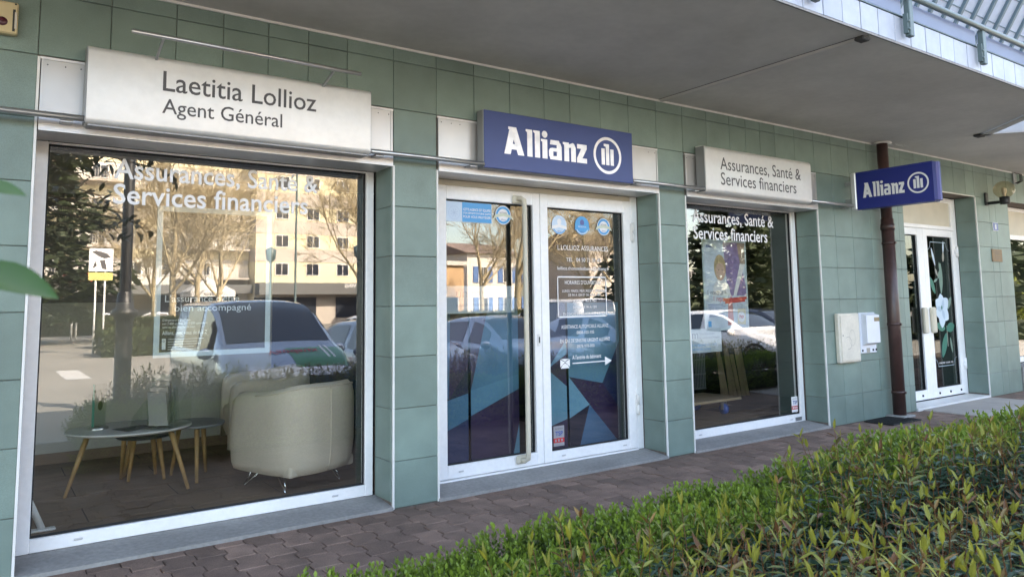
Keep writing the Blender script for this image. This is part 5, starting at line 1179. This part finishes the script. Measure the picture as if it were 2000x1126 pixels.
# street furniture
LP = thing('lamp_post', 'dark lamp post with a thick collared base near the parked van', 'lamp post', (1.97, -8.9, ZS))
mb = MB(); mb.lathe([(.20, 0), (.20, .10), (.135, .14), (.13, 1.50), (.15, 1.55), (.21, 1.60), (.21, 1.68), (.14, 1.72), (.12, 1.95), (.10, 2.0)], n=16); mb.build('base', M['black'], LP); mb = MB(); mb.lathe([(.092, 1.9), (.085, 5.2), (.05, 5.3)], n=14); mb.build('pole', M['black'], LP)
mb = MB(); mb.lathe([(.06, 5.3), (.2, 5.5), (.24, 5.9), (.0001, 6.0)], n=12); mb.build('lantern', M['box'], LP)
for i, (u, y, h, lab) in enumerate(((577, -24, 7.2, 'slim dark lamp post in front of the yellow apartment building'), (700, -20, 3.4, 'lantern post beside the second parking row'), (528, -20, 3.2, 'thin pale post behind the striped van'))):
    p = mirY(u, 560, y); t = thing('lamp_post', lab, 'lamp post', (p.x, y, ZS), group='slim posts across the street'); mb = MB(); mb.lathe([(.09, 0), (.09, .5), (.05, .6), (.04, h)], n=10); mb.build('pole', M['rail'], t); mb = MB(); mb.lathe([(.05, h), (.16, h+.12), (.19, h+.42), (.08, h+.5), (.0001, h+.55)], n=10); mb.build('lantern', M['rail'], t)
p = mirY(190, 690, -28); SP = thing('road_sign', 'white square sign on two pale posts by the traffic island', 'sign', (p.x, -28, ZS))
for dx in (-.16, .16): mb = MB(); mb.tube([(dx, 0, 0), (dx, 0, 3.4)], .035, n=8); mb.build('post', M['trim'], SP)
part('panel', M['letterwhite'], SP, (-.42, .42, .04, .07, 3.2, 4.1)); part('panel', mat('yellow_sign', (.55, .50, .16), .5), SP, (-.42, .42, .04, .07, 2.85, 3.15)); mb = MB(); mb.add([(.34, .075, 3.75), (.1, .075, 3.7), (-.1, .075, 3.8), (-.33, .075, 3.95), (-.2, .075, 4.02), (.2, .075, 3.9)], [(0, 1, 2, 3, 4, 5)], M['ink']); mb.add([(.2, .075, 3.28), (.05, .075, 3.3), (-.05, .075, 3.62), (.12, .075, 3.66)], [(0, 1, 2, 3)], M['ink']); mb.add([(-.3, .075, 3.3), (-.14, .075, 3.42), (-.2, .075, 3.6)], [(0, 1, 2)], M['ink']); mb.build('emblem', None, SP)
for i, u in enumerate((141, 150)):
    p = mirY(u, 600, -46); t = thing('flag_pole', ('thin pale flag pole in front of the cedar, the one closer to its trunk', 'thin pale flag pole in front of the cedar, the one closer to the road sign')[i], 'pole', (p.x, -46, ZS), group='flag poles by the cedar'); mb = MB(); mb.tube([(0, 0, 0), (0, 0, 4.6)], [.06, .04], n=8); mb.build('pole', M['trim'], t); mb = MB(); mb.box(-.03, .03, .03, .05, 4.0, 4.9); mb.build('sleeve', M['trim'], t)
# market tent
pl, pr2, pt_ = mirY(372, 568, -44), mirY(460, 568, -44), mirY(415, 545, -44); TN = thing('market_tent', 'white pavilion tent with a pointed roof across the street', 'tent', ((pl.x+pr2.x)/2, -45.5, ZS)); tw_ = (pr2.x-pl.x)/2
ze, zp = pl.z-ZS, pt_.z-ZS+.2; mb = MB(); mb.add([(-tw_, -1.5, ze), (tw_, -1.5, ze), (tw_, 1.5, ze), (-tw_, 1.5, ze), (0, 0, zp), (-tw_, 1.5, ze-.35), (tw_, 1.5, ze-.35), (-tw_, -1.5, ze-.35), (tw_, -1.5, ze-.35)], [(0, 1, 4), (1, 2, 4), (2, 3, 4), (3, 0, 4), (3, 2, 6, 5), (0, 3, 5, 7), (2, 1, 8, 6)]); mb.build('roof', M['tent'], TN)
for sx in (-1, 1):
    for sy in (-1.4, 1.4): mb = MB(); mb.tube([(sx*(tw_-.05), sy, 0), (sx*(tw_-.05), sy, ze)], .04, n=6); mb.build('leg', M['galv'], TN)
mb = MB(); text(mb, 'Vaudaux', tw_*.45, -tw_*.45, ze-.27, .22, 1.52, M['ink'], .01); mb.build('lettering', None, TN)

# ================================================================== buildings across the street
def block(name, label, x0, x1, y, depth, h, m, wins=(), bands=(), roof=None, group=None, shut=None, wsz=(1.3, 1.2)):
    t = thing(name, label, 'building', ((x0+x1)/2, y, ZS), 0, group); cx = (x0+x1)/2
    part('wall', m, t, (x0-cx, x1-cx, -depth, 0, 0, h))
    for (z0, z1, bm_) in bands: part('wall_band', bm_, t, (x0-cx-.03, x1-cx+.03, -depth, .05, z0, z1))
    for (wx, wz) in wins:
        f = part('window', M['trim'], t, (wx-cx-wsz[0]/2, wx-cx+wsz[0]/2, .0, .09, wz-wsz[1]/2, wz+wsz[1]/2)); mb = MB(); q = wsz[0]/2-.07
        mb.box(wx-cx-q, wx-cx-.03, .091, .10, wz-wsz[1]/2+.07, wz+wsz[1]/2-.07); mb.box(wx-cx+.03, wx-cx+q, .091, .10, wz-wsz[1]/2+.07, wz+wsz[1]/2-.07); mb.build('pane', M['pane_dark'], f)
        if shut:
            for s_ in (-1, 1): part('shutter', shut, t, (wx-cx+s_*(wsz[0]*.75)-.25, wx-cx+s_*(wsz[0]*.75)+.25, 0.0, .06, wz-wsz[1]/2, wz+wsz[1]/2))
    if roof: 
        mb = MB(); mb.prism([(-depth-.4, h-.1), (.4, h-.1), (-depth/2, h+roof)], x0-cx-.3, x1-cx+.3, 'x'); mb.build('roof', M['brick_wall'], t, fixn=True)
    else: part('roof_edge', M['pale_wall'], t, (x0-cx-.2, x1-cx+.2, -depth, .2, h, h+.3))
    return t
YB = -66.
xa, xb = mirY(500, 450, YB).x, mirY(760, 450, YB).x; wz = [mirY(580, v, YB).z-ZS for v in (526, 471.5, 417, 358, 300)]; wxs = [mirY(u, 470, YB).x for u in (551, 611, 669, 728)]
step = wz[1]-wz[0]; bands = [(wz[i]+.72, wz[i]+step-.72, M['grey_wall']) for i in range(4)]
AP = block('apartment_block', 'yellow and grey banded apartment block with rows of windows across the street', xa, xb, YB, 10, wz[3]+2.4, M['yellow_wall'], [(x, z) for z in wz[:4] for x in wxs], bands)
za = mirY(580, 560, YB).z-ZS; part('shop_front', M['grey_wall'], AP, (xa-(xa+xb)/2-.02, xb-(xa+xb)/2+.02, -.01, .12, 0, wz[0]-1.4)); part('awning', M['awning'], AP, (xa-(xa+xb)/2, xb-(xa+xb)/2, .05, 1.4, za-.75, za+.35)); mb = MB(); text(mb, 'CAVE A VINS', 4.8, 1.4, za-.1, .35, 1.42, M['letterwhite'], .01); mb.build('lettering', None, AP)
part('shop_window', M['pane_dark'], AP, (1., 7., .121, .2, .6, 2.6)); part('shop_window', M['pane_dark'], AP, (-7, -1, .121, .2, .6, 2.6))
xl = mirY(60, 450, YB-2).x; LB_ = block('balcony_block', 'long pale block with barred balconies behind the bare trees', xl, xa-.1, YB-2, 10, wz[3]+3.2, M['pale_wall'], [(xl+2+2.9*i, z) for i in range(int((xa-xl-3)/2.9)) for z in wz[:4]], [(wz[i]+.9, wz[i]+step-1.0, M['yellow_wall']) for i in range(4)])
cxl = (xl+xa-.1)/2
for z in wz[:4]:
    bb = part('balcony', M['grey_wall'], LB_, (2.5, xa-.1-cxl-.2, .1, 1.3, z-1.0, z-.85), (-10, -2, .1, 1.3, z-1., z-.85)); q = MB(); x = -10.
    while x < xa-.3-cxl:
        if not -2 < x < 2.5: q.box(x, x+.05, 1.25, 1.29, z-.85, z+.05)
        x += .22
    q.build('balcony_bars', M['balcony'], bb)
part('awning', M['awning'], LB_, (xl-cxl, xa-.1-cxl, .05, 1.6, za-.6, za+.2)); part('shop_window', M['pane_dark'], LB_, (xl-cxl+1, xa-cxl-1, .02, .1, .5, za-.7)); part('shop_sign', M['red'], LB_, (-6.5, -4.2, 1.2, 1.35, za+.4, za+1.3))
# houses seen in the door glass
b0, b1 = mirY(840, 480, -52).x, mirY(968, 480, -52).x; hz_ = mirY(900, 476, -52).z-ZS
block('brown_house', 'brown house with a dark roof opposite the entrance door', b0, b1, -52, 9, hz_-1.2, M['brick_wall'], [(b0+1.5+2.6*i, z) for i in range(4) for z in (1.7, 4.2)], roof=1.6)
b2, b3 = mirY(868, 520, -40).x, mirY(905, 520, -40).x; block('sunlit_house', 'low house with a sunlit orange wall in front of the brown house', b2-2, b3, -40, 6, mirY(900, 518, -40).z-ZS, mat('orange_render', (.55, .36, .20), .9), [(b2+.4, 1.6), (b3-1.2, 1.6)])
b4, b5 = mirY(912, 500, -46).x, mirY(1010, 500, -46).x; block('white_house', 'white house with blue shutters opposite the entrance door', b4, b5, -46, 8, mirY(950, 492, -46).z-ZS, M['pale_wall'], [(b4+1.5+2.4*i, z) for i in range(3) for z in (1.6, 4.1)], roof=1.0, shut=mat('blue_shutter', (.08, .16, .34), .6), wsz=(.9, 1.3))
b6, b7 = mirY(1150, 500, -48).x, mirY(1290, 500, -48).x; block('grey_house', 'grey house behind the trees opposite the lettered door leaf', b6, b7, -48, 9, mirY(1190, 478, -48).z-ZS, M['grey_wall'], [(b6+2+3*i, z) for i in range(5) for z in (1.6, 4.3)], roof=1.4)
